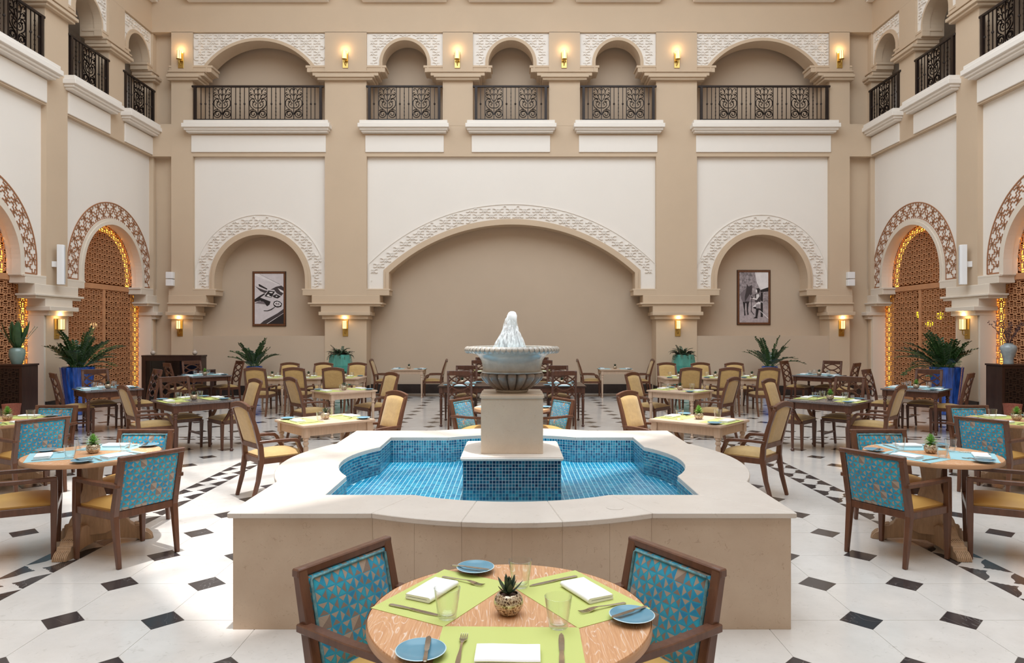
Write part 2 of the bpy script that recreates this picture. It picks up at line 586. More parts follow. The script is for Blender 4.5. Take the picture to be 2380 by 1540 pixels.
def thing(name, label, cat, loc=(0, 0, 0), rz=0.0, group=None):
    o = bpy.data.objects.new(name, None)
    o.empty_display_size = .1
    C.objects.link(o)
    o.location = loc
    o.rotation_euler = (0, 0, rz)
    return tag(o, label, cat, group)


def struct(name, mb, mat, **k):
    return mb.build(name, mat, kind='structure', **k)


def copy_tree(o, parent=None):
    c = o.copy()
    C.objects.link(c)
    c.parent = parent
    for ch in o.children:
        copy_tree(ch, c)
    return c


class Kind:
    """one prototype thing; the first placement moves it, later ones copy it with its parts"""
    def __init__(s, root):
        s.root, s.used = root, False

    def at(s, loc, rz, label, cat, group=None):
        o = s.root if not s.used else copy_tree(s.root)
        s.used = True
        o.location = loc
        o.rotation_euler = (0, 0, rz)
        return tag(o, label, cat, group)


def arc(cx, cz, r, a0, a1, n):
    return [(cx + r * cos(R(a0 + (a1 - a0) * i / n)), cz + r * sin(R(a0 + (a1 - a0) * i / n))) for i in range(n + 1)]


def spiral(cx, cz, r0, r1, a0, turns, n=14):
    out = []
    for i in range(n + 1):
        t = i / n
        a = R(a0) + turns * 2 * PI * t
        r = r0 + (r1 - r0) * t
        out.append((cx + r * cos(a), cz + r * sin(a)))
    return out


# ------------------------------------------------------------------ the hall: wall frames (u along the wall, n out of it, z up)
BACK, SIDE = 18.8, 9.9
TOP = 14.0


def f_back(u, n, z):
    return (u, BACK - n, z)


def f_left(u, n, z):
    return (-SIDE + n, u, z)


def f_right(u, n, z):
    return (SIDE - n, u, z)


def arch_line(uc, r, half, zc, zbase, n=28):
    """left foot, arc, right foot"""
    th = math.degrees(math.asin(min(1.0, half / r)))
    pts = arc(uc, zc, r, 90 + th, 90 - th, n)
    return [(uc - half, zbase)] + pts + [(uc + half, zbase)]


def arch_panel(u0, u1, z0, z1, line):
    """rectangle with an arched opening cut from below"""
    return [(u0, z0), (u0, z1), (u1, z1), (u1, z0)] + list(reversed([(p[0], max(p[1], z0)) for p in line]))


def arch_ring(inner, outer):
    return list(inner) + list(reversed(outer))


def motif(mb, u, z, n0, n1, ok):
    """one rosette of the carved plaster: two cusped horns, two dots and a chevron"""
    w = .024
    for s in (-1, 1):
        pts = [(u + s * a, z + b) for a, b in ((.15, .046), (.115, .05), (.075, .038), (.046, .012), (.049, -.014), (.08, -.036), (.115, -.044), (.15, -.036))]
        for seg in (pts[:4], pts[3:]):
            if all(ok(*p) for p in seg):
                mb.ribbon(seg, w, n0, n1)
        if ok(u + s * .02, z + .034):
            mb.ribbon([(u + s * .02 - .009, z + .034), (u + s * .02 + .009, z + .034)], .018, n0, n1)
    ch = [(u - .036, z - .052), (u, z - .022), (u + .036, z - .052)]
    if all(ok(*p) for p in ch):
        mb.ribbon(ch, w, n0, n1)


def carve(mb, u0, u1, z0, z1, n0, n1, ok):
    row, z = 0, z0 + .07
    uc = (u0 + u1) / 2
    while z < z1:
        k = int((u1 - u0) / .366 / 2) + 2
        for i in range(-k, k + 1):
            motif(mb, uc + i * .366 + (.183 if row % 2 else 0), z, n0, n1, ok)
        z += .152
        row += 1


LOWER_CAP = [(2.74, 2.91, .62, -.006), (2.875, 2.925, .645, -.003), (2.53, 2.745, .36, .012), (2.44, 2.535, .40, .05), (2.495, 2.54, .45, .09),
             (2.28, 2.445, .10, .05), (2.19, 2.285, .13, .17), (2.09, 2.195, .06, .09)]


def capital(parent, xf, p0, p1, steps, lo=True, hi=True, m='taupe', deep=-.5):
    mb = MB(xf)
    for z0, z1, e, pr in steps:
        mb.box(p0 - (e if lo else min(e, .08)), p1 + (e if hi else min(e, .08)), deep, pr, z0, z1)
    return mb.build('capital', M[m], parent, bevel=.008)


def upper_steps(e):
    return [(8.88, 9.06, e, -.02), (9.0, 9.065, e + .035, -.006), (8.76, 8.885, e * .66, .05), (8.85, 8.89, e * .66 + .035, .08),
            (8.63, 8.765, e * .36, .10), (8.69, 8.765, e * .36 + .05, .15)]


def upper_bay(parent, xf, u0, u1, r, half, zc, inner='niche'):
    """carved spandrel, arch trim and the plaster mass with the balcony opening"""
    uc = (u0 + u1) / 2
    zs = 8.89
    op = arch_line(uc, r, half, zc, zs)
    t1 = arch_line(uc, r + .05, half + .05, zc, zs)
    t2 = arch_line(uc, r + .085, half + .085, zc, zs)
    MB(xf).prism(arch_panel(u0 - .01, u1 + .01, zs, 9.98, arch_line(uc, r + .008, half + .008, zc, zs)), -.55, -.13).build('arch_soffit', M['taupe'], parent)
    sp = MB(xf).prism(arch_panel(u0, u1, zs, 9.965, t1), -.14, -.06).build('carved_spandrel', M['carved'], parent)
    tr = MB(xf).prism(arch_ring(op, t2), -.2, -.03).prism(arch_ring(arch_line(uc, r - .006, half - .006, zc, zs - .002), arch_line(uc, r + .035, half + .035, zc, zs)), -.2, -.01)
    tr.build('arch_trim', M['taupe'], parent)

    def ok(u, z):
        if not (u0 + .02 < u < u1 - .02 and zs + .02 < z < 9.95):
            return False
        return math.hypot(u - uc, z - zc) > r + .11 and not (abs(u - uc) < half + .1 and z < zc)
    mb = MB(xf)
    carve(mb, u0, u1, zs, 9.97, -.065, -.032, ok)
    if mb.v:
        mb.build('carved_tracery', M['carved'], sp, recalc=False)


def sill(parent, xf, u0, u1, top, name='balcony_sill'):
    mb = MB(xf)
    mb.box(u0 - .15, u1 + .15, -.3, .24, top - .10, top)
    mb.box(u0 - .19, u1 + .19, -.3, .28, top - .20, top - .09)
    mb.box(u0 - .15, u1 + .15, -.3, .22, top - .26, top - .19)
    mb.box(u0 - .11, u1 + .11, -.3, .17, top - .31, top - .25)
    return mb.build(name, M['white'], parent, bevel=.008)


def lower_arch(parent, xf, u0, u1, uc, r, half, zc, trim='taupe', carved=True, rout=None, mass=.6, zb=2.9):
    """recessed white panel, archivolt and the plaster mass above an arched opening"""
    op = arch_line(uc, r, half, zc, zb, 40)
    t1 = arch_line(uc, r + .15, half + .15, zc, zb, 40)
    MB(xf).prism(arch_panel(u0 - .01, u1 + .01, zb, 6.57, arch_line(uc, r + .01, half + .01, zc, zb, 40)), -mass, -.19).build('arch_soffit', M['taupe' if trim == 'taupe' else 'jamb'], parent)
    wp = MB(xf).prism(arch_panel(u0, u1, zb, 6.56, t1), -.2, -.12).build('white_panel', M['white'], parent)
    g = MB(xf)
    g.prism(arch_ring(op, arch_line(uc, r + .085, half + .085, zc, zb, 40)), -.25, -.06)
    g.prism(arch_ring(arch_line(uc, r + .08, half + .08, zc, zb, 40), arch_line(uc, r + .155, half + .155, zc, zb, 40)), -.25, -.085)
    g.build('arch_trim', M['taupe'] if trim == 'taupe' else M['jamb'], parent)
    if carved:
        ro = rout or r + .56

        def ok(u, z):
            if not (u0 + .03 < u < u1 - .03 and z > zb + .04):
                return False
            d = math.hypot(u - uc, z - zc)
            if z < zc:
                return half + .19 < abs(u - uc) < ro - .03 and zc > 0
            return r + .19 < d < ro - .03 and abs(u - uc) > 0 and (half > r - .01 or abs(u - uc) < half + .6) and (z > zs_of or abs(u - uc) > half + .19)
        zs_of = zc + math.sqrt(max(0.0, r * r - half * half))
        mb = MB(xf)
        carve(mb, u0, u1, zb, 6.3, -.125, -.09, ok)
        bp = [p for p in arch_line(uc, ro, min(half + .56, (u1 - u0) / 2 - .02), zc, zb, 60)]
        mb.ribbon(bp, .022, -.125, -.10)
        mb.build('carved_tracery', M['carved'], wp, recalc=False)
    return wp


def fret_band(parent, xf, uc, rm, zc, zb):
    """brown cut-out band of crosses and squares round a doorway arch"""
    hw = .195
    L = rm * PI / 2 + (zc - zb)

    def mp(s, t):
        r = rm + t
        a = s / rm
        if abs(a) <= PI / 2:
            return (uc + r * sin(a), zc + r * cos(a))
        q = abs(s) - rm * PI / 2
        return (uc + math.copysign(r, s), zc - q)
    mb = MB(xf)
    N = 80
    for t in (-hw, hw):
        mb.ribbon([(-L + 2 * L * i / N, t) for i in range(N + 1)], .026, -.125, -.104, mp=mp)
    for s in (-L, L):
        mb.ribbon([(s * .998, -hw), (s * .998, hw)], .026, -.125, -.104, mp=mp)
    p = 2 * L / round(2 * L / .3)
    a, b = .098, .04
    plus = [(-b, -b), (-b, -a), (b, -a), (b, -b), (a, -b), (a, b), (b, b), (b, a), (-b, a), (-b, b), (-a, b), (-a, -b)]
    for k in range(int(round(2 * L / p)) + 1):
        for col, off in ((-.098, 0), (.098, .5)):
            s = -L + (k + off) * p + (0 if off else 0)
            if s - a < -L or s + a > L:
                continue
            mb.ribbon([(s + q[0] * 1.22, col + q[1] * .96) for q in plus], .02, -.125, -.106, closed=True, mp=mp)
        s = -L + k * p
        for t0, t1, ss in ((-.098 + a, hw, 0), (-hw, .098 - a, .5)):
            q = s + ss * p
            if -L < q < L:
                mb.ribbon([(q, t0), (q, t1)], .02, -.125, -.106, mp=mp)
        for col, off in ((-.098, .5), (.098, 0)):
            q = s + off * p
            if -L < q - .06 and q + .06 < L:
                mb.ribbon([(q - .03, col), (q + .03, col)], .02, -.125, -.106, mp=mp)
    return mb.build('fretwork_band', M['brown'], parent, recalc=False)


bu = lambda p: (p - 1190) / 84.57          # image pixel columns -> metres along the rear wall

# ------------------------------------------------------------------ rear wall
wb = MB(f_back)
wb.box(-9.9, 9.9, -.8, -.6, 0, 6.6)                       # plaster behind the lower niches
wb.box(-9.9, 9.9, -1.0, -.8, 7.0, 10.2)                  # rear wall of the balcony corridor
wb.box(-9.9, 9.9, -.9, -.05, 7.0, 7.44)                  # balcony floor
wall_back = struct('wall_back', wb, M['niche'])
MB(f_back).box(-9.9, 9.9, -1.4, 0, 9.97, TOP).build('upper_wall', M['taupe'], wall_back)
MB(f_back).box(-9.9, 9.9, -.6, -.004, 6.56, 7.45).build('wall_band', M['taupe'], wall_back)
for a in (-1, 1):
    MB(f_back).box(min(a * 9.3, a * 9.95), max(a * 9.3, a * 9.95), -.7, -.25, 0, 10.2).build('corner_return', M['taupe'], wall_back)
PIL = [(bu(398), bu(448)), (bu(755), bu(852)), (bu(1525), bu(1620)), (bu(1928), bu(1975))]
UPIL = [(bu(1029), bu(1099)), (bu(1276), bu(1348))]
for k, (a, b) in enumerate(PIL):
    MB(f_back).box(a, b, -1.25, 0, 0, 9.98).build('pilaster', M['taupe'], wall_back)
    capital(wall_back, f_back, a, b, LOWER_CAP, lo=k > 0, hi=k < 3)
    e = .5
    capital(wall_back, f_back, a, b, upper_steps(e), lo=k > 0, hi=k < 3)
for a, b in UPIL:
    MB(f_back).box(a, b, -1.25, 0, 7.4, 9.98).build('pilaster', M['taupe'], wall_back)
    capital(wall_back, f_back, a, b, upper_steps(.5))
UB = [(bu(448), bu(755)), (bu(852), bu(1029)), (bu(1099), bu(1276)), (bu(1348), bu(1525)), (bu(1620), bu(1928))]
for k, (a, b) in enumerate(UB):
    if k in (0, 4):
        upper_bay(wall_back, f_back, a, b, 1.82, 1.43, 7.93)
    else:
        upper_bay(wall_back, f_back, a, b, .623, .622, 9.14)
    sill(wall_back, f_back, a, b, 7.49)
    sill(wall_back, f_back, a, b, 11.1)
    MB(f_back).box(a - .03, b + .03, -.1, .03, 6.67, 7.13).build('white_band', M['white'], wall_back, bevel=.006)
# lower storey: two framed bays and the wide arch of the middle bay
for a, b in ((bu(448), bu(755)), (bu(1620), bu(1928))):
    lower_arch(wall_back, f_back, a, b, (a + b) / 2, 1.25, 1.249, 3.17, rout=1.81)
    MB(f_back).box(a - .01, b + .01, -.65, -.03, 0, 1.63).build('dado', M['niche'], wall_back)
lower_arch(wall_back, f_back, bu(852), bu(1525), 0, 5.01, 3.394, -.31, rout=5.58)
bb = MB(f_back)
for a, b in PIL:
    bb.box(a - .02, b + .02, -.3, .02, 0, .26)
for a, b in ((bu(448), bu(755)), (bu(1620), bu(1928))):
    bb.box(a, b, -.3, -.01, 0, .26)
bb.box(bu(852), bu(1525), -.62, -.58, -.003, .26)
for s in (-1, 1):
    bb.box(min(s * 9.33, s * 9.88), max(s * 9.33, s * 9.88), -.3, -.23, 0, .26)
struct('baseboard_back', bb, M['dark_stone'])

# ------------------------------------------------------------------ side walls, mirrored
PIERS = [(9.95, 10.72), (14.55, 15.24), (18.89, 19.02)]
BAYS = [(10.72, 14.55, 12.62), (15.24, 18.86, 17.19)]
UPB = [(12.92, 14.5), (15.27, 16.8), (17.5, 18.86)]


def lattice_mesh(xf, u0, u1, z0, z1, n):
    mb = MB(xf)
    a, b = .2, .132
    row, z = 0, z0 + b / 2
    while z < z1:
        k, u = 0, u0 + (a / 2 if row % 2 == 0 else a)
        while u < u1 - a * .3:
            cap = [(u - .062, z - .012), (u - .045, z - .028), (u + .045, z - .028), (u + .062, z - .012), (u + .062, z + .012), (u + .045, z + .028), (u - .045, z + .028), (u - .062, z + .012)]
            mb.ribbon(cap, .021, n - .02, n, closed=True)
            for s in (-1, 1):
                mb.ribbon([(u + s * .033, z + .028), (u + s * .033, z + b - .028)], .02, n - .02, n - .001)
                mb.ribbon([(u + s * .062, z), (u + s * (a - .062) * .74, z + b * .36), (u + s * .074, z + b * .5), (u + s * .033, z + b * .5)], .018, n - .02, n - .002)
            mb.ribbon([(u + .062, z), (u + a - .062, z)], .02, n - .02, n - .0015)
            u += a
        z += b
        row += 1
    return mb


def side_wall(side, xf):
    nm = 'wall_' + side
    wm = MB(xf)
    wm.box(-6, 9.95, -.6, 0, 0, TOP)
    w = struct(nm, wm, M['taupe'])
    MB(xf).box(9.95, 19.05, -1.2, 0, 9.97, TOP).build('upper_wall', M['taupe'], w)
    MB(xf).box(9.95, 19.05, -.5, -.004, 6.56, 7.38).build('wall_band', M['taupe'], w)
    MB(xf).box(9.95, 19.05, -2.2, -.05, 7.1, 7.36).build('balcony_floor', M['niche'], w)
    cw = MB(xf).box(9.7, 19.3, -2.3, -2.1, 7.1, 10.2)
    cw.box(9.7, 9.95, -2.2, -.5, 7.1, 10.2).box(19.05, 19.3, -2.2, -.3, 7.1, 10.2).box(9.7, 19.3, -2.2, -1.1, 9.97, 10.2)
    cw.build('corridor_wall', M['white'], w)
    for a, b in PIERS:
        MB(xf).box(a, b, -.6, 0, 0, 9.98).build('pilaster', M['taupe'], w)
        far = b > 18.9
        capital(w, xf, a, b, LOWER_CAP, hi=not far, m='jamb', deep=-.35)
    edges = [(9.95, 12.92), (14.5, 15.27), (16.8, 17.5), (18.86, 19.05)]
    for a, b in edges:
        MB(xf).box(a, b, -.6, -.002, 7.36, 9.98).build('pilaster', M['taupe'], w)
        capital(w, xf, a, b, upper_steps(.24), hi=b < 19)
    for k, (a, b) in enumerate(UPB):
        upper_bay(w, xf, a, b, .5, .499, 9.14)
        sill(w, xf, a, b, 7.42)
        sill(w, xf, a, b, 11.1)
        MB(xf).box(a - .03, b + .03, -.1, .03, 6.6, 7.08).build('white_band', M['white'], w, bevel=.006)
    base_ = MB(xf)
    for a, b in PIERS:
        base_.box(a - .02, b + .02, -.4, .02, 0, .26)
    base_.box(-6, 9.95, -.02, .02, 0, .26)
    struct('baseboard_' + side, base_, M['dark_stone'])
    for k, (a, b, uc) in enumerate(BAYS):
        u1 = 19.03 if k == 1 else b
        wp = lower_arch(w, xf, a, u1, uc, 1.25, 1.249, 3.17, trim='jamb', carved=False, mass=.36)
        fret_band(w, xf, uc, 1.595, 3.17, 2.95)
        # doorway behind the arch: dim room, lattice doors, amber light strip in the reveal
        e0, e1 = a - .3, 19.4 if k == 1 else b + .3
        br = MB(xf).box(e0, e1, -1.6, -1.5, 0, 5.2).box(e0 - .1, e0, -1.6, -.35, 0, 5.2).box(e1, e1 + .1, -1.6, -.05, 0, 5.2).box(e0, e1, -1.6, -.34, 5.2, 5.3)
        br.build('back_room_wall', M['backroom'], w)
        jb = MB(xf)
        jb.box(b - .053, b + .03, -.6, -.02, 0, 2.88)
        jb.box(a - .03, a + .053, -.6, -.02, 0, 2.88)
        jb.build('door_jamb', M['jamb'], w)
        d = struct('door_1', MB(xf).box(uc - .05, uc + .05, -.40, -.34, 0, 2.86), M['lattice'], bevel=.004)
        MB(xf).box(a, b + .1, -.41, -.33, 2.80, 2.93).build('transom', M['lattice'], d, bevel=.004)
        o = lattice_mesh(xf, a - .05, uc - .04, .05, 2.8, -.36).build('lattice_leaf', M['lattice'], d, recalc=False)
        o['kind'] = 'stuff'
        o = lattice_mesh(xf, uc + .04, b + .15, .05, 2.8, -.36).build('lattice_leaf', M['lattice'], d, recalc=False)
        o['kind'] = 'stuff'
        o = lattice_mesh(xf, uc - 1.35, uc + 1.4, 2.93, 4.6, -.36).build('lattice_fanlight', M['lattice'], d, recalc=False)
        o['kind'] = 'stuff'
        MB(xf).box(a, b, -.40, -.34, 0, .06).build('bottom_rail', M['lattice'], d)
        lp = MB(xf)
        for uu in (a + .1, b - .09):
            lp.box(uu - .07, uu + .07, -.45, -.43, .1, 2.74)
        lp.ribbon(arc(uc, 3.17, 1.18, 2, 178, 36), .14, -.45, -.43)
        for s in (-1, 1):
            lp.box(uc + s * 1.18 - .07, uc + s * 1.18 + .07, -.45, -.43, 2.95, 3.2)
        lp.build('light_strip', M['led'], d, recalc=False)
    return w


wall_left = side_wall('left', f_left)
wall_right = side_wall('right', f_right)
struct('wall_front', MB().box(-9.9, 9.9, -6.2, -6, 0, TOP), M['taupe'])

# unseen ceiling; its diagonal opening and bars are added to shape the sun patch
sun_patch = [Vector(p) for p in ((-1.64, 3.9), (2.56, 7.95), (-1.3, 11.7), (-5.4, 7.8))]  # outline of the wanted sun patch on the floor
off = Vector((-SUN_DIR.x, -SUN_DIR.y)) / (-SUN_DIR.z) * (14.1 * -1)
hole = [p - Vector((SUN_DIR.x, SUN_DIR.y)) * 14.1 for p in sun_patch]  # opening: the patch carried back up along the sun direction
cz = MB()
outer = [(-12.6, -6.3), (12.6, -6.3), (12.6, 20.6), (-12.6, 20.6)]
key = outer[:1] + outer[1:] + [outer[0]] + [tuple(hole[0])] + [tuple(h) for h in reversed(hole[1:])] + [tuple(hole[0])]
cz.prism(key, 14.0, 14.2, axis='z', caps=(1, 1))
ceiling = struct('ceiling', cz, M['white'], recalc=False)
h = hole
for i in range(1, 4):
    t = i / 4
    a, b = h[0].lerp(h[1], t), h[3].lerp(h[2], t)
    MB().sweep([(a.x, a.y, 14.1), (b.x, b.y, 14.1)], (.07, .12)).build('shadow_bar', M['iron'], ceiling)  # bars added to streak the sun patch with faint shadows
    a, b = h[0].lerp(h[3], t), h[1].lerp(h[2], t)
    MB().sweep([(a.x, a.y, 14.1), (b.x, b.y, 14.1)], (.07, .12)).build('shadow_bar', M['iron'], ceiling)

# ------------------------------------------------------------------ floor: octagonal marble tiles, black lozenges, two mosaic borders
floor = struct('floor', MB().box(-11.6, 11.6, -6.2, 20.4, -.12, -.0035), M['floor_grout'])
XL = [(k + .5) * .6055 for k in range(-6, 6)]                                   # inner joints -3.33 .. 3.33
XO = [3.64 + .6055 * k for k in range(11)]
XR = [(XL[i], XL[i + 1]) for i in range(11)] + [(XO[i], XO[i + 1]) for i in range(10)] + [(-XO[i + 1], -XO[i]) for i in range(10)]
YA = [4.15 + .6 * k for k in range(-14, 12)] + [11.07]
YB = [11.38 + .605 * k for k in range(13)]
YR = [(YA[i], YA[i + 1]) for i in range(len(YA) - 1)] + [(YB[i], YB[i + 1]) for i in range(len(YB) - 1)]
LZ = {}
for xs in (XL[1:-1], XO[1:], [-x for x in XO[1:]]):
    for x in xs:
        for y in YA[1:-1] + YB[1:-1]:
            LZ[(round(x, 3), round(y, 3))] = (x, y)
HD = .131
G = .0012
tiles = []
for x0, x1 in XR:
    for y0, y1 in YR:
        c = [(x0 + G, y0 + G), (x1 - G, y0 + G), (x1 - G, y1 - G), (x0 + G, y1 - G)]
        raw = [(x0, y0), (x1, y0), (x1, y1), (x0, y1)]
        cut = [(round(p[0], 3), round(p[1], 3)) in LZ for p in raw]
        pl = []
        for i, p in enumerate(c):
            if not cut[i]:
                pl.append(p)
            else:
                a, b = c[i - 1], c[(i + 1) % 4]
                da = Vector((a[0] - p[0], a[1] - p[1])).normalized() * (HD + G)
                db = Vector((b[0] - p[0], b[1] - p[1])).normalized() * (HD + G)
                pl += [(p[0] + da.x, p[1] + da.y), (p[0] + db.x, p[1] + db.y)]
        tiles.append(((x0 + x1) / 2, (y0 + y1) / 2, pl))


def in_view(x, y, m=.4):
    return y > 3.2 and abs(x) - m < y * .7484 and not (abs(x) < 1.3 and 4.3 < y < 7.1)


tiles.sort(key=lambda t: (not in_view(t[0], t[1]), t[0] ** 2 + t[1] ** 2))
rest = MB()
cache = {}
for k, (x, y, pl) in enumerate(tiles):
    loc = [(p[0] - x, p[1] - y) for p in pl]
    if k < 290:
        kk = tuple((round(a, 3), round(b, 3)) for a, b in loc)
        if kk not in cache:
            cache[kk] = MB().prism(loc, -.0036, 0, 'z', caps=(0, 1)).mesh('floor_tile', M['tile'])
        link('floor_tile', cache[kk], floor, (x, y, 0))
    else:
        rest.prism(pl, -.0036, 0, 'z', caps=(0, 1))
o = rest.build('floor_tile', M['tile_rest'], floor, recalc=False)
o['kind'] = 'stuff'
dm = MB().prism([(HD, 0), (0, HD), (-HD, 0), (0, -HD)], -.0036, .0001, 'z', caps=(0, 1)).mesh('lozenge_tile', M['black_tile'])
lz = sorted(LZ.values(), key=lambda t: (not in_view(*t), t[0] ** 2 + t[1] ** 2))
rest = MB()
for k, (x, y) in enumerate(lz):
    if k < 290:
        link('lozenge_tile', dm, floor, (x, y, 0))
    else:
        rest.prism([(x + HD, y), (x, y + HD), (x - HD, y), (x, y - HD)], -.0036, .0001, 'z', caps=(0, 1))
o = rest.build('lozenge_tile', M['black_tile'], floor, recalc=False)
o['kind'] = 'stuff'
# border strips: white field with dark scalloped pieces along both edges
PW = .31


def scallop():
    """dark piece resting on the strip edge; x across from the edge, y along"""
    q = [(.0, -.148), (.0, .148), (.03, .135), (.052, .118), (.058, .100), (.075, .098), (.084, .082), (.102, .080), (.108, .062), (.128, .062), (.150, .046),
         (.118, .02), (.098, -.02), (.09, -.06), (.06, -.10)]
    return q


sm = MB().prism(scallop(), -.0030, .0002, 'z', caps=(0, 1)).mesh('inlay_piece', M['black_tile'])
for s in (-1, 1):
    x0, x1 = (3.331, 3.639) if s > 0 else (-3.639, -3.331)
    MB().prism([(x0, -4.2), (x1, -4.2), (x1, 11.07), (x0, 11.07)], -.0036, -.0002, 'z').build('border_strip', M['tile_rest'], floor)
    for k in range(26):
        y = 3.1 + k * PW
        link('inlay_piece', sm, floor, (x0, y, 0))
        link('inlay_piece', sm, floor, (x1, y + PW / 2, 0), rz=PI)
MB().prism([(-9.9, 11.071), (9.9, 11.071), (9.9, 11.379), (-9.9, 11.379)], -.0036, -.0002, 'z').build('border_strip', M['tile_rest'], floor)
for k in range(62):
    x = -9.6 + k * PW
    link('inlay_piece', sm, floor, (x, 11.071, 0), rz=PI / 2)
    link('inlay_piece', sm, floor, (x + PW / 2, 11.379, 0), rz=-PI / 2)


# ------------------------------------------------------------------ the fountain
FC = (0.0, 5.66)


def quatre(half, bh, sag, n=10):
    """plan of a square with a shallow bow in the middle of each side; list of 4 sides, each a point list from corner to corner"""
    r = (bh * bh + sag * sag) / (2 * sag)
    a = math.asin(bh / r)
    sd = [(-half, -half), (-bh, -half)]
    for i in range(1, n):
        t = -a + 2 * a * i / n
        sd.append((r * sin(t), -half + (r - sag) - r * cos(t)))
    sd += [(bh, -half), (half, -half)]
    out = []
    for k in range(4):
        c, s_ = cos(k * PI / 2), sin(k * PI / 2)
        out.append([(FC[0] + x * c - y * s_, FC[1] + x * s_ + y * c) for x, y in sd])
    return out


NB = 12
q_out = quatre(1.665, .82, .20, NB)
q_clad = quatre(1.64, .82, .20, NB)
q_core = quatre(1.60, .81, .20, NB)
q_in = quatre(1.215, .635, .18, NB)
ZR, ZB, ZW = .69, .435, .525
fountain = thing('fountain', 'square stone fountain with blue mosaic pool and urn on a pedestal', 'fountain', (0, 0, 0))


def loop(q):
    return [p for sd in q for p in sd[:-1]]


bas = MB()
lo_, li_ = loop(q_core), loop(q_in)
n_ = len(li_)
vs = [(x, y, 0) for x, y in lo_] + [(x, y, ZR - .0318) for x, y in lo_] + [(x, y, ZR - .0318) for x, y in li_] + [(x, y, ZB) for x, y in li_]
fs = []
for i in range(n_):
    j = (i + 1) % n_
    for k in range(3):
        fs.append((k * n_ + i, k * n_ + j, (k + 1) * n_ + j, (k + 1) * n_ + i))
fs.append(tuple(3 * n_ + i for i in range(n_)))
bas.add(vs, fs)
bas.build('basin', M['grout'], fountain)

# coping slabs and cladding slabs, one object each
cuts = [(0, 1), (1, 5), (5, 9), (9, 13), (13, 14)]
cuts = [(0, 1), (1, 1 + NB // 3), (1 + NB // 3, 1 + 2 * NB // 3), (1 + 2 * NB // 3, 1 + NB), (1 + NB, 2 + NB)]
for o_, i_, c_ in zip(q_out, q_in, q_clad):
    for a, b in cuts:
        pl = [Vector(p) for p in o_[a:b + 1]] + [Vector(p) for p in reversed(i_[a:b + 1])]
        ce = sum(pl, Vector((0, 0))) / len(pl)
        pl = [p + (ce - p).normalized() * .0006 for p in pl]
        mb = MB()
        mb.prism([tuple(p) for p in pl], ZR - .031, ZR, 'z')
        mb.build('coping_slab', M['coping'], fountain, bevel=.0035)
    seg = [(0, 1)] + [(1 + 2 * k, 3 + 2 * k) for k in range(NB // 2)] + [(1 + NB, 2 + NB)]
    k_ = q_core[q_clad.index(c_)]
    for a, b in seg:
        pl = [Vector(p) for p in c_[a:b + 1]] + [Vector(p) for p in reversed(k_[a:b + 1])]
        ce = sum(pl, Vector((0, 0))) / len(pl)
        d = (Vector(c_[b]) - Vector(c_[a])).normalized() * .0004
        pl = [p + (d if (p - ce).dot(d) < 0 else -d) for p in pl]
        MB().prism([tuple(p) for p in pl], 0, ZR - .0315, 'z').build('cladding_slab', M['clad'], fountain, bevel=.001)

# glass mosaic, pitch 25 mm
PT = .0254


def tile_run(mb, a, b, z0, z1, out=.0025):
    a, b = Vector(a), Vector(b)
    L = (b - a).length
    d = (b - a) / L
    nrm = Vector((-d.y, d.x)) * out
    n = max(1, round(L / PT))
    p = L / n
    g = .0021
    rows = int((z1 - z0) / PT + .5)
    for i in range(n):
        x0, x1 = a + d * (i * p + g), a + d * ((i + 1) * p - g)
        for r in range(rows):
            za, zb = z1 - (r + 1) * PT + g, z1 - r * PT - g
            fr = [(x0 + nrm, za), (x1 + nrm, za), (x1 + nrm, zb), (x0 + nrm, zb)]
            bk = [(x0, za), (x1, za), (x1, zb), (x0, zb)]
            mb.add([(q.x, q.y, z) for q, z in fr + bk], [(0, 1, 2, 3), (0, 4, 5, 1), (1, 5, 6, 2), (2, 6, 7, 3), (3, 7, 4, 0)])


mb = MB()
for sd in q_in:
    for a, b in zip(sd[:-1], sd[1:]):
        tile_run(mb, a, b, ZB, ZR - .033)
mb.build('wall_mosaic', M['pool_wall'], fountain, recalc=False, kind='stuff')
mb = MB()
li2 = loop(quatre(1.21, .63, .18, NB))


def in_poly(x, y, pl):
    c, j = False, len(pl) - 1
    for i in range(len(pl)):
        if (pl[i][1] > y) != (pl[j][1] > y) and x < (pl[j][0] - pl[i][0]) * (y - pl[i][1]) / (pl[j][1] - pl[i][1]) + pl[i][0]:
            c = not c
        j = i
    return c


PF = .041
for i in range(-35, 35):
    for j in range(-35, 35):
        x, y = FC[0] + (i + .5) * PF, FC[1] + (j + .5) * PF
        if in_poly(x, y, li2) and max(abs(x - FC[0]), abs(y - FC[1])) > .36:
            h = PF / 2 - .0024
            mb.add([(x - h, y - h, ZB + .002), (x + h, y - h, ZB + .002), (x + h, y + h, ZB + .002), (x - h, y + h, ZB + .002)], [(0, 1, 2, 3)])
mb.build('floor_mosaic', M['pool_floor'], fountain, recalc=False, kind='stuff')

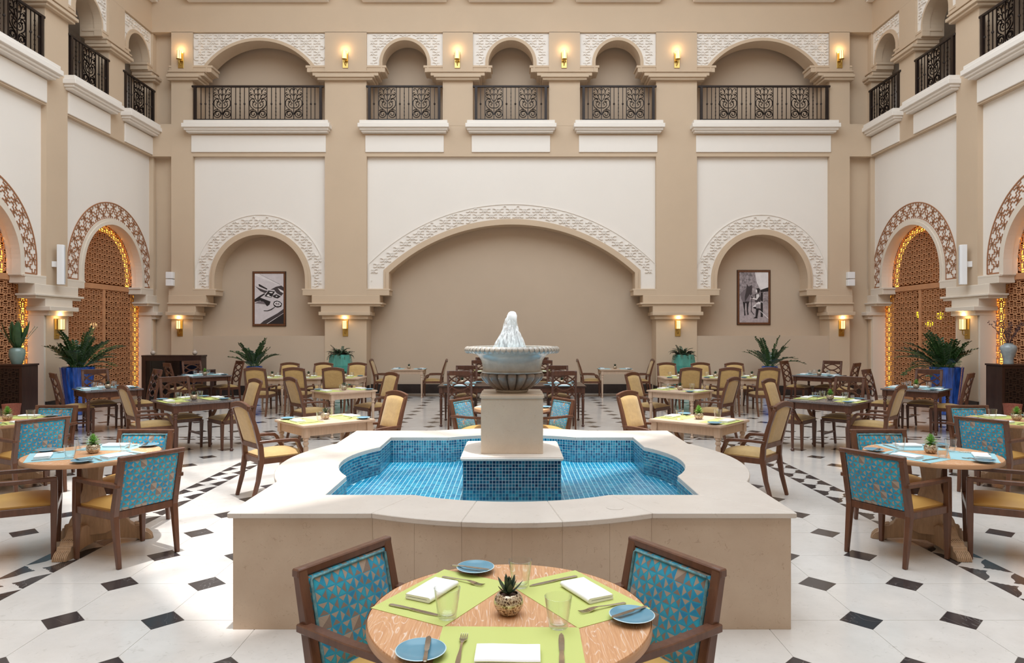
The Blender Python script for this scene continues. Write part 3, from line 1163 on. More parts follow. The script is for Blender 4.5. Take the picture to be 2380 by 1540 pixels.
# plinth of the urn: mosaic base, limestone slab, pedestal with cap
BH = .379
MB().box(-BH + .003, BH - .003, FC[1] - BH + .003, FC[1] + BH - .003, ZB, .755).build('mosaic_base', M['grout'], fountain)
g = .0021
tm = MB().box(-PT / 2 + g, PT / 2 - g, -.0015, .002, -PT / 2 + g, PT / 2 - g).mesh('mosaic_tile', M['base_tile'])
nx = 30
for r in range(9):
    for i in range(nx):
        link('mosaic_tile', tm, fountain, (-BH + .003 + (i + .5) * (2 * BH - .006) / nx, FC[1] - BH + .002, .752 - (r + .5) * PT))
mb = MB()
cs = [(BH - .002, FC[1] - BH), (BH - .002, FC[1] + BH), (-BH + .002, FC[1] + BH), (-BH + .002, FC[1] - BH)]
for a, b in ((0, 1), (1, 2), (2, 3)):
    tile_run(mb, cs[a], cs[b], ZB, .752, out=-.003)
tile_run(mb, (-BH, FC[1] - BH + .002), (BH, FC[1] - BH + .002), ZB, .752 - 9 * PT, out=-.002)
mb.build('base_mosaic', M['pool_wall'], fountain, recalc=False, kind='stuff')
MB().box(-.399, .399, FC[1] - .399, FC[1] + .399, .753, .782).build('plinth_slab', M['slab'], fountain, bevel=.009, bseg=3, smooth=35)
MB().box(-.246, .246, FC[1] - .246, FC[1] + .246, .782, 1.212).build('pedestal', M['cream'], fountain, bevel=.003)
MB().box(-.256, .256, FC[1] - .256, FC[1] + .256, 1.212, 1.252).build('pedestal_cap', M['cream'], fountain, bevel=.012, bseg=3, smooth=35)

# urn
urn = MB()
urn.lathe([(.0, 1.252), (.125, 1.252), (.135, 1.262), (.138, 1.272), (.118, 1.28)], 48, FC)
urn.lathe([(.236, 1.41), (.252, 1.413), (.256, 1.421), (.25, 1.428), (.243, 1.431), (.243, 1.45), (.246, 1.48), (.256, 1.515), (.275, 1.545), (.303, 1.565), (.325, 1.572)], 64, FC)
uo = urn.build('urn', M['urn_stone'], fountain, smooth=50)
lob = MB()
prof = [(.118, 1.27), (.145, 1.282), (.18, 1.303), (.215, 1.33), (.243, 1.36), (.257, 1.382), (.258, 1.398), (.246, 1.41), (.232, 1.414)]


def lobe(r, z, a):
    t = abs(sin(a * 9))
    f = 1 - max(0, 1 - abs(z - 1.37) / .12)
    return r * (.85 + .18 * (t ** .5)) if 1.262 < z < 1.412 else r * .95


lob.lathe(prof, 216, FC, fr=lobe)
lob.build('gadrooned_bowl', M['urn_dark'], uo, smooth=70)
rim = MB()
rim.lathe([(.30, 1.566), (.34, 1.572), (.366, 1.584), (.378, 1.600), (.374, 1.616), (.352, 1.626), (.335, 1.628), (.322, 1.624), (.318, 1.606), (.05, 1.60), (0, 1.60)], 72, FC)
ro = rim.build('rim', M['urn_stone'], uo, smooth=50)
lf = MB()
for k in range(7):
    pass
vs, fs = [], []
for i in range(6):
    t = i / 5
    w = .020 * (1 - (2 * t - .7) ** 2 * .55) * (1 if t < .95 else .4)
    a = R(72 - 140 * t)
    for s_ in (-1, -.45, 0, .45, 1):
        rad = .019 + (.008 if s_ == 0 else .005 if abs(s_) < .9 else -.002)
        vs.append((.357 + (.026 + rad * .45) * cos(a), s_ * w, 1.6 + (.022 + rad * .35) * sin(a)))
for i in range(5):
    for j in range(4):
        fs.append((i * 5 + j, i * 5 + j + 1, (i + 1) * 5 + j + 1, (i + 1) * 5 + j))
lm = MB().add(vs, fs).mesh('carved_leaf', M['urn_stone'], smooth=60)
for k in range(54):
    link('carved_leaf', lm, fountain, (FC[0], FC[1], 0), rz=2 * PI * k / 54)
MB().lathe([(.317, 1.617), (0, 1.617)], 48, FC).build('bowl_water', M['water'], fountain)
wl = quatre(1.213, .634, .18, NB)
MB().add([(x, y, ZW) for x, y in loop(wl)], [tuple(range(len(loop(wl))))]).build('pool_water', M['water'], fountain, recalc=False)
# jet: a rising column, its crown and thin sheets falling back
j = MB()
j.lathe([(.03, 1.60), (.028, 1.70), (.034, 1.78), (.042, 1.84), (.041, 1.88), (.03, 1.906), (.015, 1.916), (0, 1.918)], 20, (0.0, FC[1]), fr=lambda r, z, a: r * (1 + .10 * sin(a * 3 + z * 30)))
jet = j.build('water_jet', M['foam'], fountain, smooth=80)
random.seed(3)
for k, (z0, rb, ph_) in enumerate(((1.86, .075, .3), (1.80, .105, 1.7), (1.76, .125, 3.0), (1.72, .10, 4.4))):
    pr = []
    for i in range(11):
        t = i / 10
        pr.append((.03 + (rb - .03) * t ** .62, z0 - (z0 - 1.612) * (t ** 1.25)))
    vs, fs = [], []
    n = 56
    for r, z in pr:
        for q in range(n):
            a = 2 * PI * q / n
            f = 1 + .13 * sin(a * 5 + ph_) + .08 * sin(a * 13 + ph_ * 2) + .16 * cos(a - 2.9)
            vs.append((-.006 + r * f * cos(a), FC[1] + r * f * sin(a), z + (.018 * sin(a * 4 + ph_) + .012 * sin(a * 9)) * (1 - (1.86 - z) / .3)))
    for i in range(len(pr) - 1):
        for q in range(n):
            fs.append((i * n + q, i * n + (q + 1) % n, (i + 1) * n + (q + 1) % n, (i + 1) * n + q))
    MB().add(vs, fs).build('falling_veil', M['spray'], jet, smooth=80, recalc=False)
MB().lathe([(.0, ZR + .0004), (.052, ZR + .0004), (.052, ZR + .0014), (.0, ZR + .0014)], 32, (.62, 4.12)).build('drain_ring', M['coping'], fountain)


# ------------------------------------------------------------------ furniture prototypes (local +Y is the way a chair faces)
def domed(mb, x0, x1, y0, y1, z0, z1, crown, rnd=.02, n=9, taper=0.0):
    """upholstered cushion: rounded plan, crowned top"""
    vs, fs = [], []
    for j in range(n):
        for i in range(n):
            u, v = i / (n - 1) * 2 - 1, j / (n - 1) * 2 - 1
            k = 1 - taper * (1 - (v + 1) / 2)
            x = (x0 + x1) / 2 + u * (x1 - x0) / 2 * k
            y = (y0 + y1) / 2 + v * (y1 - y0) / 2
            e = min(1.0, (1 - max(abs(u), abs(v))) * 5)
            z = z1 - rnd * (1 - e) ** 2 + crown * (1 - u * u) * (1 - v * v)
            vs.append((x, y, z))
    for j in range(n - 1):
        for i in range(n - 1):
            fs.append((j * n + i, j * n + i + 1, (j + 1) * n + i + 1, (j + 1) * n + i))
    ring = [i for i in range(n)] + [j * n + n - 1 for j in range(1, n)] + [(n - 1) * n + i for i in range(n - 2, -1, -1)] + [j * n for j in range(n - 2, 0, -1)]
    b = len(vs)
    for r in ring:
        vs.append((vs[r][0], vs[r][1], z0))
    m = len(ring)
    for i in range(m):
        fs.append((ring[i], b + i, b + (i + 1) % m, ring[(i + 1) % m]))
    fs.append(tuple(b + i for i in range(m)))
    return mb.add(vs, fs)


def blue_chair():
    t = thing('upholstered_armchair', 'x', 'chair')
    W = M['walnut']
    for s in (-1, 1):
        MB().sweep([(s * .262, .235, 0), (s * .262, .24, .36), (s * .262, .24, .605)], [(.03, .03), (.046, .046), (.042, .046)], up=(0, 1, 0)).build('leg', W, t, bevel=.004)
        MB().sweep([(s * .232, -.275, 0), (s * .236, -.225, .38), (s * .236, -.235, .45), (s * .236, -.32, .83)], [(.03, .032), (.044, .05), (.044, .05), (.044, .036)], up=(0, 1, 0)).build('leg', W, t, bevel=.004)
        MB().sweep([(s * .262, .26, .615), (s * .262, -.02, .612), (s * .252, -.295, .615)], [(.044, .032), (.046, .032), (.046, .032)]).build('arm', W, t, bevel=.004)
        MB().sweep([(s * .258, .22, .385), (s * .238, -.21, .385)], (.03, .055)).build('seat_rail', W, t, bevel=.003)
    MB().sweep([(-.245, .245, .385), (.245, .245, .385)], (.03, .055)).build('seat_rail', W, t, bevel=.003)
    MB().sweep([(-.22, -.225, .385), (.22, -.225, .385)], (.034, .055)).build('seat_rail', W, t, bevel=.003)
    MB().sweep([(-.2615, -.318, .815), (.2615, -.318, .815)], (.038, .034)).build('top_rail', W, t, bevel=.005)
    domed(MB(), -.238, .238, -.215, .225, .405, .445, .035, taper=.08).build('seat_cushion', M['ochre'], t, smooth=50)

    def yb(z):
        return -.235 - (z - .45) / .38 * .083
    vs, fs = [], []
    nx_, nz_ = 9, 9
    for sgn in (1, -1):
        for k in range(nz_):
            for i in range(nx_):
                u, v = i / (nx_ - 1) * 2 - 1, k / (nz_ - 1) * 2 - 1
                x, z = u * .212, .606 + v * .188
                e = min(1, (1 - max(abs(u), abs(v))) * 4)
                y = yb(z) + sgn * (.012 + .014 * e ** .6 + .006 * (1 - u * u) * (1 - v * v))
                vs.append((x, y, z))
    for off_ in (0, nx_ * nz_):
        for k in range(nz_ - 1):
            for i in range(nx_ - 1):
                q = (k * nx_ + i, k * nx_ + i + 1, (k + 1) * nx_ + i + 1, (k + 1) * nx_ + i)
                fs.append(tuple(off_ + a for a in (reversed(q) if off_ else q)))
    ring = [i for i in range(nx_)] + [k * nx_ + nx_ - 1 for k in range(1, nz_)] + [(nz_ - 1) * nx_ + i for i in range(nx_ - 2, -1, -1)] + [k * nx_ for k in range(nz_ - 2, 0, -1)]
    m = len(ring)
    for i in range(m):
        a, b = ring[i], ring[(i + 1) % m]
        fs.append((b, a, a + nx_ * nz_, b + nx_ * nz_))
    back = MB().add(vs, fs).build('backrest', M['kaleido'], t, smooth=60)
    pp = [(-.205, yb(.425) + .018, .425), (.205, yb(.425) + .018, .425), (.205, yb(.787) + .018, .787), (-.205, yb(.787) + .018, .787)]
    path = []
    for i in range(4):
        a, b = Vector(pp[i]), Vector(pp[(i + 1) % 4])
        path += [tuple(a.lerp(b, q)) for q in (.02, .35, .65, .98)]
    MB().tube(path, .0065, 6, closed=True).build('piping', M['piping'], back, smooth=60)
    return t


def gold_chair():
    t = thing('gold_armchair', 'x', 'chair')
    W = M['walnut']
    for s in (-1, 1):
        MB().sweep([(s * .235, .225, 0), (s * .24, .225, .40)], [(.032, .032), (.048, .048)], up=(0, 1, 0)).build('leg', W, t, bevel=.004)
        MB().sweep([(s * .205, -.345, 0), (s * .21, -.29, .2), (s * .213, -.255, .42), (s * .213, -.265, .55), (s * .213, -.325, .78), (s * .205, -.385, .955)],
                   [(.032, .034), (.036, .042), (.042, .055), (.042, .05), (.04, .042), (.044, .034)], up=(0, 1, 0)).build('leg', W, t, bevel=.004)
        MB().sweep([(s * .222, -.285, .605), (s * .25, -.15, .612), (s * .275, .02, .608), (s * .272, .09, .6), (s * .268, .118, .575), (s * .262, .135, .53), (s * .255, .175, .46), (s * .25, .215, .41)],
                   [(.034, .03), (.042, .03), (.05, .032), (.044, .036), (.04, .04), (.036, .04), (.036, .04), (.036, .036)], up=(0, .3, 1)).build('arm', W, t, bevel=.004)
        MB().sweep([(s * .238, .22, .405), (s * .212, -.25, .405)], (.03, .06)).build('seat_rail', W, t, bevel=.003)
    MB().sweep([(-.24, .228, .405), (.24, .228, .405)], (.03, .06)).build('seat_rail', W, t, bevel=.003)
    MB().sweep([(-.21, -.25, .405), (.21, -.25, .405)], (.034, .06)).build('seat_rail', W, t, bevel=.003)
    crest = [(x, -.388, .958 + .035 * (1 - (x / .225) ** 2)) for x in (-.225, -.16, -.08, 0, .08, .16, .225)]
    MB().sweep(crest, (.034, .062)).build('crest_rail', W, t, bevel=.006)
    MB().sweep([(-.21, -.272, .56), (.21, -.272, .56)], (.034, .055)).build('back_rail', W, t, bevel=.004)
    domed(MB(), -.245, .245, -.235, .24, .43, .468, .035, taper=.12).build('seat_cushion', M['gold_fabric'], t, smooth=50)

    def yb(z):
        return -.262 - max(0, z - .55) / .4 * .118
    vs, fs = [], []
    n = 9
    for sgn in (1, -1):
        for k in range(n):
            for i in range(n):
                u, v = i / (n - 1) * 2 - 1, k / (n - 1)
                x = u * .188
                z = .58 + v * (.355 + .03 * (1 - u * u))
                e = min(1, (1 - max(abs(u), abs(v * 2 - 1))) * 4)
                vs.append((x, yb(z) + sgn * (.010 + .016 * e ** .6), z))
    for o_ in (0, n * n):
        for k in range(n - 1):
            for i in range(n - 1):
                q = (k * n + i, k * n + i + 1, (k + 1) * n + i + 1, (k + 1) * n + i)
                fs.append(tuple(o_ + a for a in (reversed(q) if o_ else q)))
    ring = [i for i in range(n)] + [k * n + n - 1 for k in range(1, n)] + [(n - 1) * n + i for i in range(n - 2, -1, -1)] + [k * n for k in range(n - 2, 0, -1)]
    for i in range(len(ring)):
        a, b = ring[i], ring[(i + 1) % len(ring)]
        fs.append((b, a, a + n * n, b + n * n))
    MB().add(vs, fs).build('backrest', M['gold_fabric'], t, smooth=60)
    return t


def cross_chair():
    t = thing('cross_back_chair', 'x', 'chair')
    W = M['dark_wood']
    for s in (-1, 1):
        MB().sweep([(s * .205, .205, 0), (s * .21, .205, .42)], [(.03, .03), (.046, .046)], up=(0, 1, 0)).build('leg', W, t, bevel=.003)
        MB().sweep([(s * .2, -.30, 0), (s * .202, -.25, .22), (s * .205, -.225, .44), (s * .205, -.24, .6), (s * .205, -.29, .85), (s * .2, -.345, 1.05)],
                   [(.03, .034), (.034, .04), (.04, .048), (.04, .042), (.038, .036), (.044, .03)], up=(0, 1, 0)).build('leg', W, t, bevel=.003)
        MB().sweep([(s * .207, .20, .425), (s * .205, -.22, .425)], (.028, .055)).build('seat_rail', W, t)
        MB().sweep([(s * .204, .19, .2), (s * .202, -.25, .2)], (.02, .03)).build('stretcher', W, t)
    MB().sweep([(-.21, .205, .425), (.21, .205, .425)], (.028, .055)).build('seat_rail', W, t)
    MB().sweep([(-.2, -.225, .425), (.2, -.225, .425)], (.03, .055)).build('seat_rail', W, t)
    MB().sweep([(x, -.335 - .012 * (1 - (x / .22) ** 2), 1.012) for x in (-.222, -.11, 0, .11, .222)], (.026, .085)).build('top_rail', W, t, bevel=.005)

    def yb(z):
        return -.24 - (z - .6) / .4 * .085
    for zc in (.90, .765, .63):
        for s in (-1, 1):
            pts = []
            for i in range(11):
                x = -.195 + .39 * i / 10
                z = zc + s * (.05 - .115 * (1 - (x / .195) ** 2))
                pts.append((x, yb(z), z))
            MB().sweep(pts, (.016, .024), up=(0, 0, 1)).build('cross_slat', W, t)
    domed(MB(), -.22, .22, -.215, .225, .45, .482, .04, taper=.1).build('seat_cushion', M['olive_seat'], t, smooth=50)
    return t


def round_table():
    t = thing('round_table', 'x', 'table')
    MB().lathe([(0, .715), (.494, .715), (.499, .72), (.499, .745), (.495, .75), (0, .75)], 96).build('tabletop', [M['oak']], t, smooth=40)
    MB().lathe([(.5, .7165), (.5015, .719), (.5015, .746), (.5, .7485)], 96, caps=False).build('edge_band', M['oak_edge'], t, smooth=40)
    s = MB()
    secs = [(.0, .17), (.10, .17), (.16, .165), (.26, .145), (.36, .105), (.46, .075), (.54, .066), (.62, .075), (.68, .10), (.715, .13)]
    vs, fs = [], []
    for z, h_ in secs:
        z = z if z > .1 else z + .12 if z == 0 else z
        for k in range(6):
            a = PI / 6 + k * PI / 3
            vs.append((h_ * cos(a), h_ * sin(a), max(z, .12)))
    for i in range(len(secs) - 1):
        for k in range(6):
            fs.append((i * 6 + k, i * 6 + (k + 1) % 6, (i + 1) * 6 + (k + 1) % 6, (i + 1) * 6 + k))
    s.add(vs, fs).build('pedestal', M['oak_base'], t)
    for k in range(3):
        a = R(-90 + 120 * k)
        prof = [(.02, .045), (.02, .19), (.14, .19), (.16, .205), (.19, .215), (.225, .21), (.25, .185), (.27, .15), (.30, .13), (.335, .125), (.34, .10), (.37, .095), (.375, .07), (.40, .06), (.425, .03), (.43, 0), (.34, 0), (.31, .022), (.2, .04)]
        f = MB().prism([(p[0], p[1]) for p in prof], -.055, .055, 'y')
        o_ = f.build('foot', M['oak_base'], t, bevel=.004)
        o_.rotation_euler = (0, 0, a)
        rd = MB()
        for i in range(7):
            yy = -.045 + i * .015
            rd.sweep([(.385, yy, .068), (.405, yy, .056), (.428, yy, .028), (.434, yy, .004)], (.007, .008))
            rd.sweep([(.30, yy, .134), (.32, yy, .131), (.338, yy, .12)], (.007, .008))
        r_ = rd.build('reeding', M['oak_base'], o_)
    return t


def turned(mb, x, y, zt, sq, top):
    pr = [(.020, 0), (.026, .012), (.026, .028), (.016, .042), (.018, .06), (.0235, .30), (.0265, .50), (.0275, .525), (.018, .545), (.030, .56), (.031, .58), (.020, .59), (.033, .615), (.026, .635)]
    pr = [(r, z * zt / .635) for r, z in pr]
    mb.lathe(pr, 20, (x, y), fr=lambda r, z, a: r * (1 - (.07 * (sin(a * 8) > 0) if .07 * zt / .635 < z < .5 * zt / .635 else 0)))
    mb.box(x - sq, x + sq, y - sq, y + sq, zt, top)
    return mb


def square_table(w, d, top_mat, wood, top_th=.028):
    t = thing('dining_table', 'x', 'table')
    MB().box(-w / 2, w / 2, -d / 2, d / 2, .75 - top_th, .75).build('tabletop', top_mat, t, bevel=.006, bseg=2, smooth=40)
    ix, iy = w / 2 - .06, d / 2 - .06
    for sx in (-1, 1):
        for sy in (-1, 1):
            turned(MB(), sx * ix, sy * iy, .615, .034, .75 - top_th).build('leg', wood, t, smooth=35)
    for s in (-1, 1):
        MB().box(-ix + .034, ix - .034, s * (iy + .008) - .011, s * (iy + .008) + .011, .628, .75 - top_th).build('apron', wood, t, bevel=.003)
        MB().box(s * (ix + .008) - .011, s * (ix + .008) + .011, -iy + .034, iy - .034, .628, .75 - top_th).build('apron', wood, t, bevel=.003)
    return t


# tableware
def flat(parts):
    """strips of (y, half width, z) stations, 2 mm thick"""
    mb = MB()
    for st in parts:
        x0 = st[0]
        vs, fs = [], []
        for y, w, z in st[1]:
            vs += [(x0 - w, y, z), (x0 + w, y, z), (x0 + w, y, z + .0024), (x0 - w, y, z + .0024)]
        n = len(st[1])
        for i in range(n - 1):
            for k in range(4):
                fs.append((i * 4 + k, i * 4 + (k + 1) % 4, i * 4 + 4 + (k + 1) % 4, i * 4 + 4 + k))
        fs += [(3, 2, 1, 0), ((n - 1) * 4, (n - 1) * 4 + 1, (n - 1) * 4 + 2, (n - 1) * 4 + 3)]
        mb.add(vs, fs)
    return mb


m_fork = flat([(0, [(-.1, .003, .001), (-.095, .0075, .0015), (-.06, .0068, .003), (-.02, .0036, .006), (.02, .0034, .009), (.038, .007, .0085), (.05, .0115, .006), (.06, .0125, .004)])] +
              [(x, [(.058, .0019, .004), (.075, .0017, .0022), (.09, .0014, .0035), (.1, .0006, .0055)]) for x in (-.0102, -.0034, .0034, .0102)]).mesh('fork', M['silver'], smooth=50)
m_knife = flat([(0, [(-.112, .004, .001), (-.105, .0085, .002), (-.06, .008, .003), (-.02, .006, .003), (-.012, .008, .003), (0, .0085, .002), (.06, .0095, .001), (.095, .0075, .001), (.112, .001, .001)])]).mesh('dinner_knife', M['silver'], smooth=50)
m_butter = flat([(0, [(-.085, .0035, .001), (-.08, .0065, .002), (-.03, .0055, .003), (-.02, .005, .003), (-.01, .0075, .002), (.05, .0085, .001), (.075, .008, .001), (.085, .002, .001)])]).mesh('butter_knife', M['silver'], smooth=50)


def napkin_mesh():
    mb = MB()
    L, W = .198, .112
    # folded cloth: two plump layers joined round one long edge
    sec = []
    for i in range(9):
        a = R(90 + 180 * i / 8)
        sec.append((-W / 2 + .011 + .011 * cos(a), .0115 + .0105 * sin(a)))
    sec += [(W / 2 - .002, .001), (W / 2, .004), (W / 2 - .001, .0095), (-W / 2 + .016, .0105), (-W / 2 + .013, .0118), (-W / 2 + .016, .0131), (W / 2 - .002, .0122), (W / 2 + .001, .0165), (W / 2 - .003, .0205)]
    vs, fs = [], []
    xs = [-L / 2, -L / 2 + .004, -L / 4, 0, L / 4, L / 2 - .004, L / 2]
    n = len(sec)
    for i, x in enumerate(xs):
        e = .94 if i in (0, len(xs) - 1) else 1.0
        for y, z in sec:
            vs.append((x, y * (1 + .004 * sin(i * 2)), .0115 + (z - .0115) * e + .0006 * sin(x * 40)))
    for i in range(len(xs) - 1):
        for k in range(n):
            fs.append((i * n + k, i * n + (k + 1) % n, (i + 1) * n + (k + 1) % n, (i + 1) * n + k))
    fs += [tuple(range(n - 1, -1, -1)), tuple((len(xs) - 1) * n + k for k in range(n))]
    return mb.add(vs, fs).mesh('napkin', M['linen'], smooth=40)


m_napkin = napkin_mesh()
m_mat = {k: MB().box(-.23, .23, -.16, .16, 0, .0014).mesh('placemat', M[k + '_mat']) for k in ('green', 'blue')}
m_tumbler = MB().lathe([(0, .0), (.029, .0), (.032, .003), (.036, .03), (.042, .07), (.0465, .104), (.0455, .1045), (.0445, .103), (.040, .07), (.034, .03), (.029, .014), (.012, .009), (0, .0085)], 36).mesh('tumbler', M['glass'], smooth=60)
m_tumbler_lo = MB().lathe([(0, .0), (.031, .0), (.036, .03), (.0465, .104), (.0450, .103), (.034, .03), (.029, .013), (0, .0085)], 18).mesh('tumbler', M['glass'], smooth=60)


def plate_kind(n=48):
    t = thing('side_plate', 'x', 'plate')
    MB().lathe([(0, .0), (.045, .0), (.048, .003), (.066, .009), (.0775, .0135), (.0765, .0155), (.064, .0125), (.05, .0075), (.03, .0065), (0, .0062)], n).build('dish', M['plate'], t, smooth=50)
    MB().lathe([(.0772, .0138), (.079, .0146), (.0775, .0158), (.0758, .0156)], n, caps=False).build('rim', M['plate_rim'], t, smooth=50)
    return t


def leaf_blade(L, w, th=.004, curve=.25, n=5, rise=0.0):
    """pointed leaf along +Y, channelled, rising"""
    vs, fs = [], []
    for i in range(n + 1):
        t = i / n
        ww = w * (sin(PI * min(1, (t * .85 + .15))) ** .8) * (1 if i < n else .05)
        z = L * (curve * t * t + rise * t)
        y = L * t * (1 - .15 * curve * t)
        vs += [(-ww, y, z + .3 * ww), (0, y, z - .05 * ww), (ww, y, z + .3 * ww), (0, y, z + th * (1 - t))]
    for i in range(n):
        a, b = i * 4, i * 4 + 4
        fs += [(a, a + 1, b + 1, b), (a + 1, a + 2, b + 2, b + 1), (a + 2, a + 3, b + 3, b + 2), (a + 3, a, b, b + 3)]
    return vs, fs


def place_leaf(mb, vs, fs, az, tilt, origin, sc=1.0, roll=0.0):
    Mx = Matrix.Translation(origin) @ Matrix.Rotation(az, 4, 'Z') @ Matrix.Rotation(tilt, 4, 'X') @ Matrix.Rotation(roll, 4, 'Y') @ Matrix.Scale(sc, 4)
    mb.add([tuple(Mx @ Vector(v)) for v in vs], fs)


def pot_parts(t):
    MB().lathe([(0, 0), (.026, 0), (.040, .010), (.050, .028), (.0525, .042), (.049, .058), (.040, .071), (.034, .075), (.032, .073), (.036, .064), (.03, .06)], 40).build('mosaic_pot', M['pot'], t, smooth=60)
    MB().lathe([(.036, .064), (.02, .067), (0, .068)], 24).build('grit', M['soil'], t, smooth=60)


def aloe_pot():
    t = thing('potted_succulent', 'x', 'plant')
    pot_parts(t)
    random.seed(5)
    for k in range(20):
        tl = 20 + 65 * (k / 19)
        vs, fs = leaf_blade(.070 - .012 * (k / 19) + random.uniform(-.004, .006), .0098, .009, .3)
        mb = MB()
        place_leaf(mb, vs, fs, k * 2.4, R(tl), (0, 0, .067 + .008 * k / 19))
        mb.build('leaf', M['aloe'], t, smooth=50)
    return t


def rosette_pot():
    t = thing('potted_succulent', 'x', 'plant')
    pot_parts(t)
    random.seed(6)
    mb = MB()
    for k in range(46):
        q = k / 45
        vs, fs = leaf_blade(.068 * (1 - .4 * q) + random.uniform(-.006, .006), .0105 * (1 - .3 * q), .004, .12, n=4)
        place_leaf(mb, vs, fs, k * 2.4, R(-8 + 78 * q), (0, 0, .074 + .05 * q))
    mb.build('rosette', M['rosette'], t, smooth=50)
    return t


K = {
    'blue': Kind(blue_chair()), 'gold': Kind(gold_chair()), 'cross': Kind(cross_chair()),
    'round': Kind(round_table()), 'granite': Kind(square_table(.9, .9, M['granite'], M['dark_wood'])),
    'pale2': Kind(square_table(.88, .74, M['pale_wood'], M['pale_leg'])), 'pale_row': Kind(square_table(.79, .8, M['pale_wood'], M['pale_leg'])),
    'dark_long': Kind(square_table(1.36, 1.0, M['espresso'], M['dark_wood'])),
    'plate': Kind(plate_kind()), 'plate_lo': Kind(plate_kind(20)), 'aloe': Kind(aloe_pot()), 'rosette': Kind(rosette_pot()),
}


# ------------------------------------------------------------------ tables, chairs and their settings
def tpos(t, ang, r, u):
    c, s = cos(R(ang)), sin(R(ang))
    return (t[0] + r * c + u * s, t[1] + r * s - u * c)


TZ = .75


def piece(me, name, loc, rz, label, cat, group):
    o = link(name, me, None, loc, rz=rz)
    return tag(o, label, cat, group)


def setting(t, ang, pos, ph, mat, items='mnpgfkb', dr=0.0, k=0, lo=False, du=0.0):
    """one cover: mat, napkin, plate, glass, fork, knife, butter knife"""
    random.seed(hash((round(t[0] * 10), round(t[1] * 10), ang)) % 9999)
    j = lambda a=.008: random.uniform(-a, a)
    rz = R(ang - 90)
    P = lambda r, u, z: (*tpos(t, ang, r + dr, u + du), TZ + z)
    at = f'{pos} setting, {ph}'
    mz = .0004 + .0016 * (k % 4)
    top = mz + .0016
    if 'm' in items:
        piece(m_mat[mat], 'placemat', P(.29, j(), mz), rz + j(.02), f'{"lime green" if mat == "green" else "pale blue"} woven placemat, {at}', 'placemat', 'placemats on ' + ph)
    if 'n' in items:
        piece(m_napkin, 'napkin', P(.345 + j(), j(), top), rz + j(.06), f'white folded napkin, {at}', 'napkin', 'napkins on ' + ph)
    if 'f' in items:
        piece(m_fork, 'fork', P(.30 + j(), .152 + j(.004), top), rz + PI + j(.07), f'steel fork, {at}', 'fork', 'forks on ' + ph)
    if 'k' in items:
        piece(m_knife, 'dinner_knife', P(.30 + j(), -.165 + j(.004), top), rz + PI + j(.07), f'steel dinner knife, {at}', 'knife', 'knives on ' + ph)
    if 'p' in items:
        pz = .0072 if lo else .0072
        K['plate_lo' if lo else 'plate'].at(P(.335 + j(), .275 + j(), .0072), rz, f'small blue side plate, {at}', 'plate', 'side plates on ' + ph)
    if 'b' in items:
        o = piece(m_butter, 'butter_knife', P(.335, .255 + j(), .0215), rz + PI + R(14) + j(.2), f'butter knife across the side plate, {at}', 'knife', 'butter knives on ' + ph)
    if 'g' in items:
        piece(m_tumbler_lo if lo else m_tumbler, 'tumbler', P(.15 + j(), -.168 + j(), .0066), 0, f'clear glass tumbler, {at}', 'glass', 'tumblers on ' + ph)


COL = {'blue': 'teal triangle-patterned armchair', 'gold': 'gold upholstered armchair', 'cross': 'dark cross-back chair'}
GRP = {'blue': 'teal patterned armchairs', 'gold': 'gold upholstered armchairs', 'cross': 'cross-back dining chairs'}


def seat(kind, t, ang, dist, pos, ph, turn=0.0, shift=0.0):
    x, y = tpos(t, ang, dist, shift)
    # facing the table: local +Y along -radial
    K[kind].at((x, y, 0), R(ang + 90 + turn), f'{COL[kind]}, {pos} seat, {ph}', 'chair', GRP[kind])


def pot(t, ph, kind, dx=0.0, dy=0.0, rz=0.0):
    what = 'dark spiky' if kind == 'aloe' else 'bright green leafy'
    K[kind].at((t[0] + dx, t[1] + dy, TZ + .0004), rz, f'{what} succulent in a mosaic pot, {ph}', 'plant', 'succulents in mosaic pots')


# the round table before the fountain
t = (-.01, 2.444)
ph = 'round oak table in front of fountain'
K['round'].at((*t, 0), R(180), 'round limed oak table with green placemats in front of fountain', 'table', 'round oak tables')
for k, (a, p) in enumerate(((150, 'left-side'), (30, 'right-side'), (-90, 'front'))):
    setting(t, a, p, ph, 'green', k=0)
for a, p in ((150, 'left-side'), (30, 'right-side')):
    seat('blue', t, a, .485, p, ph, turn=(-3 if a == 150 else 3))
pot(t, ph, 'aloe', -.002, -.02)

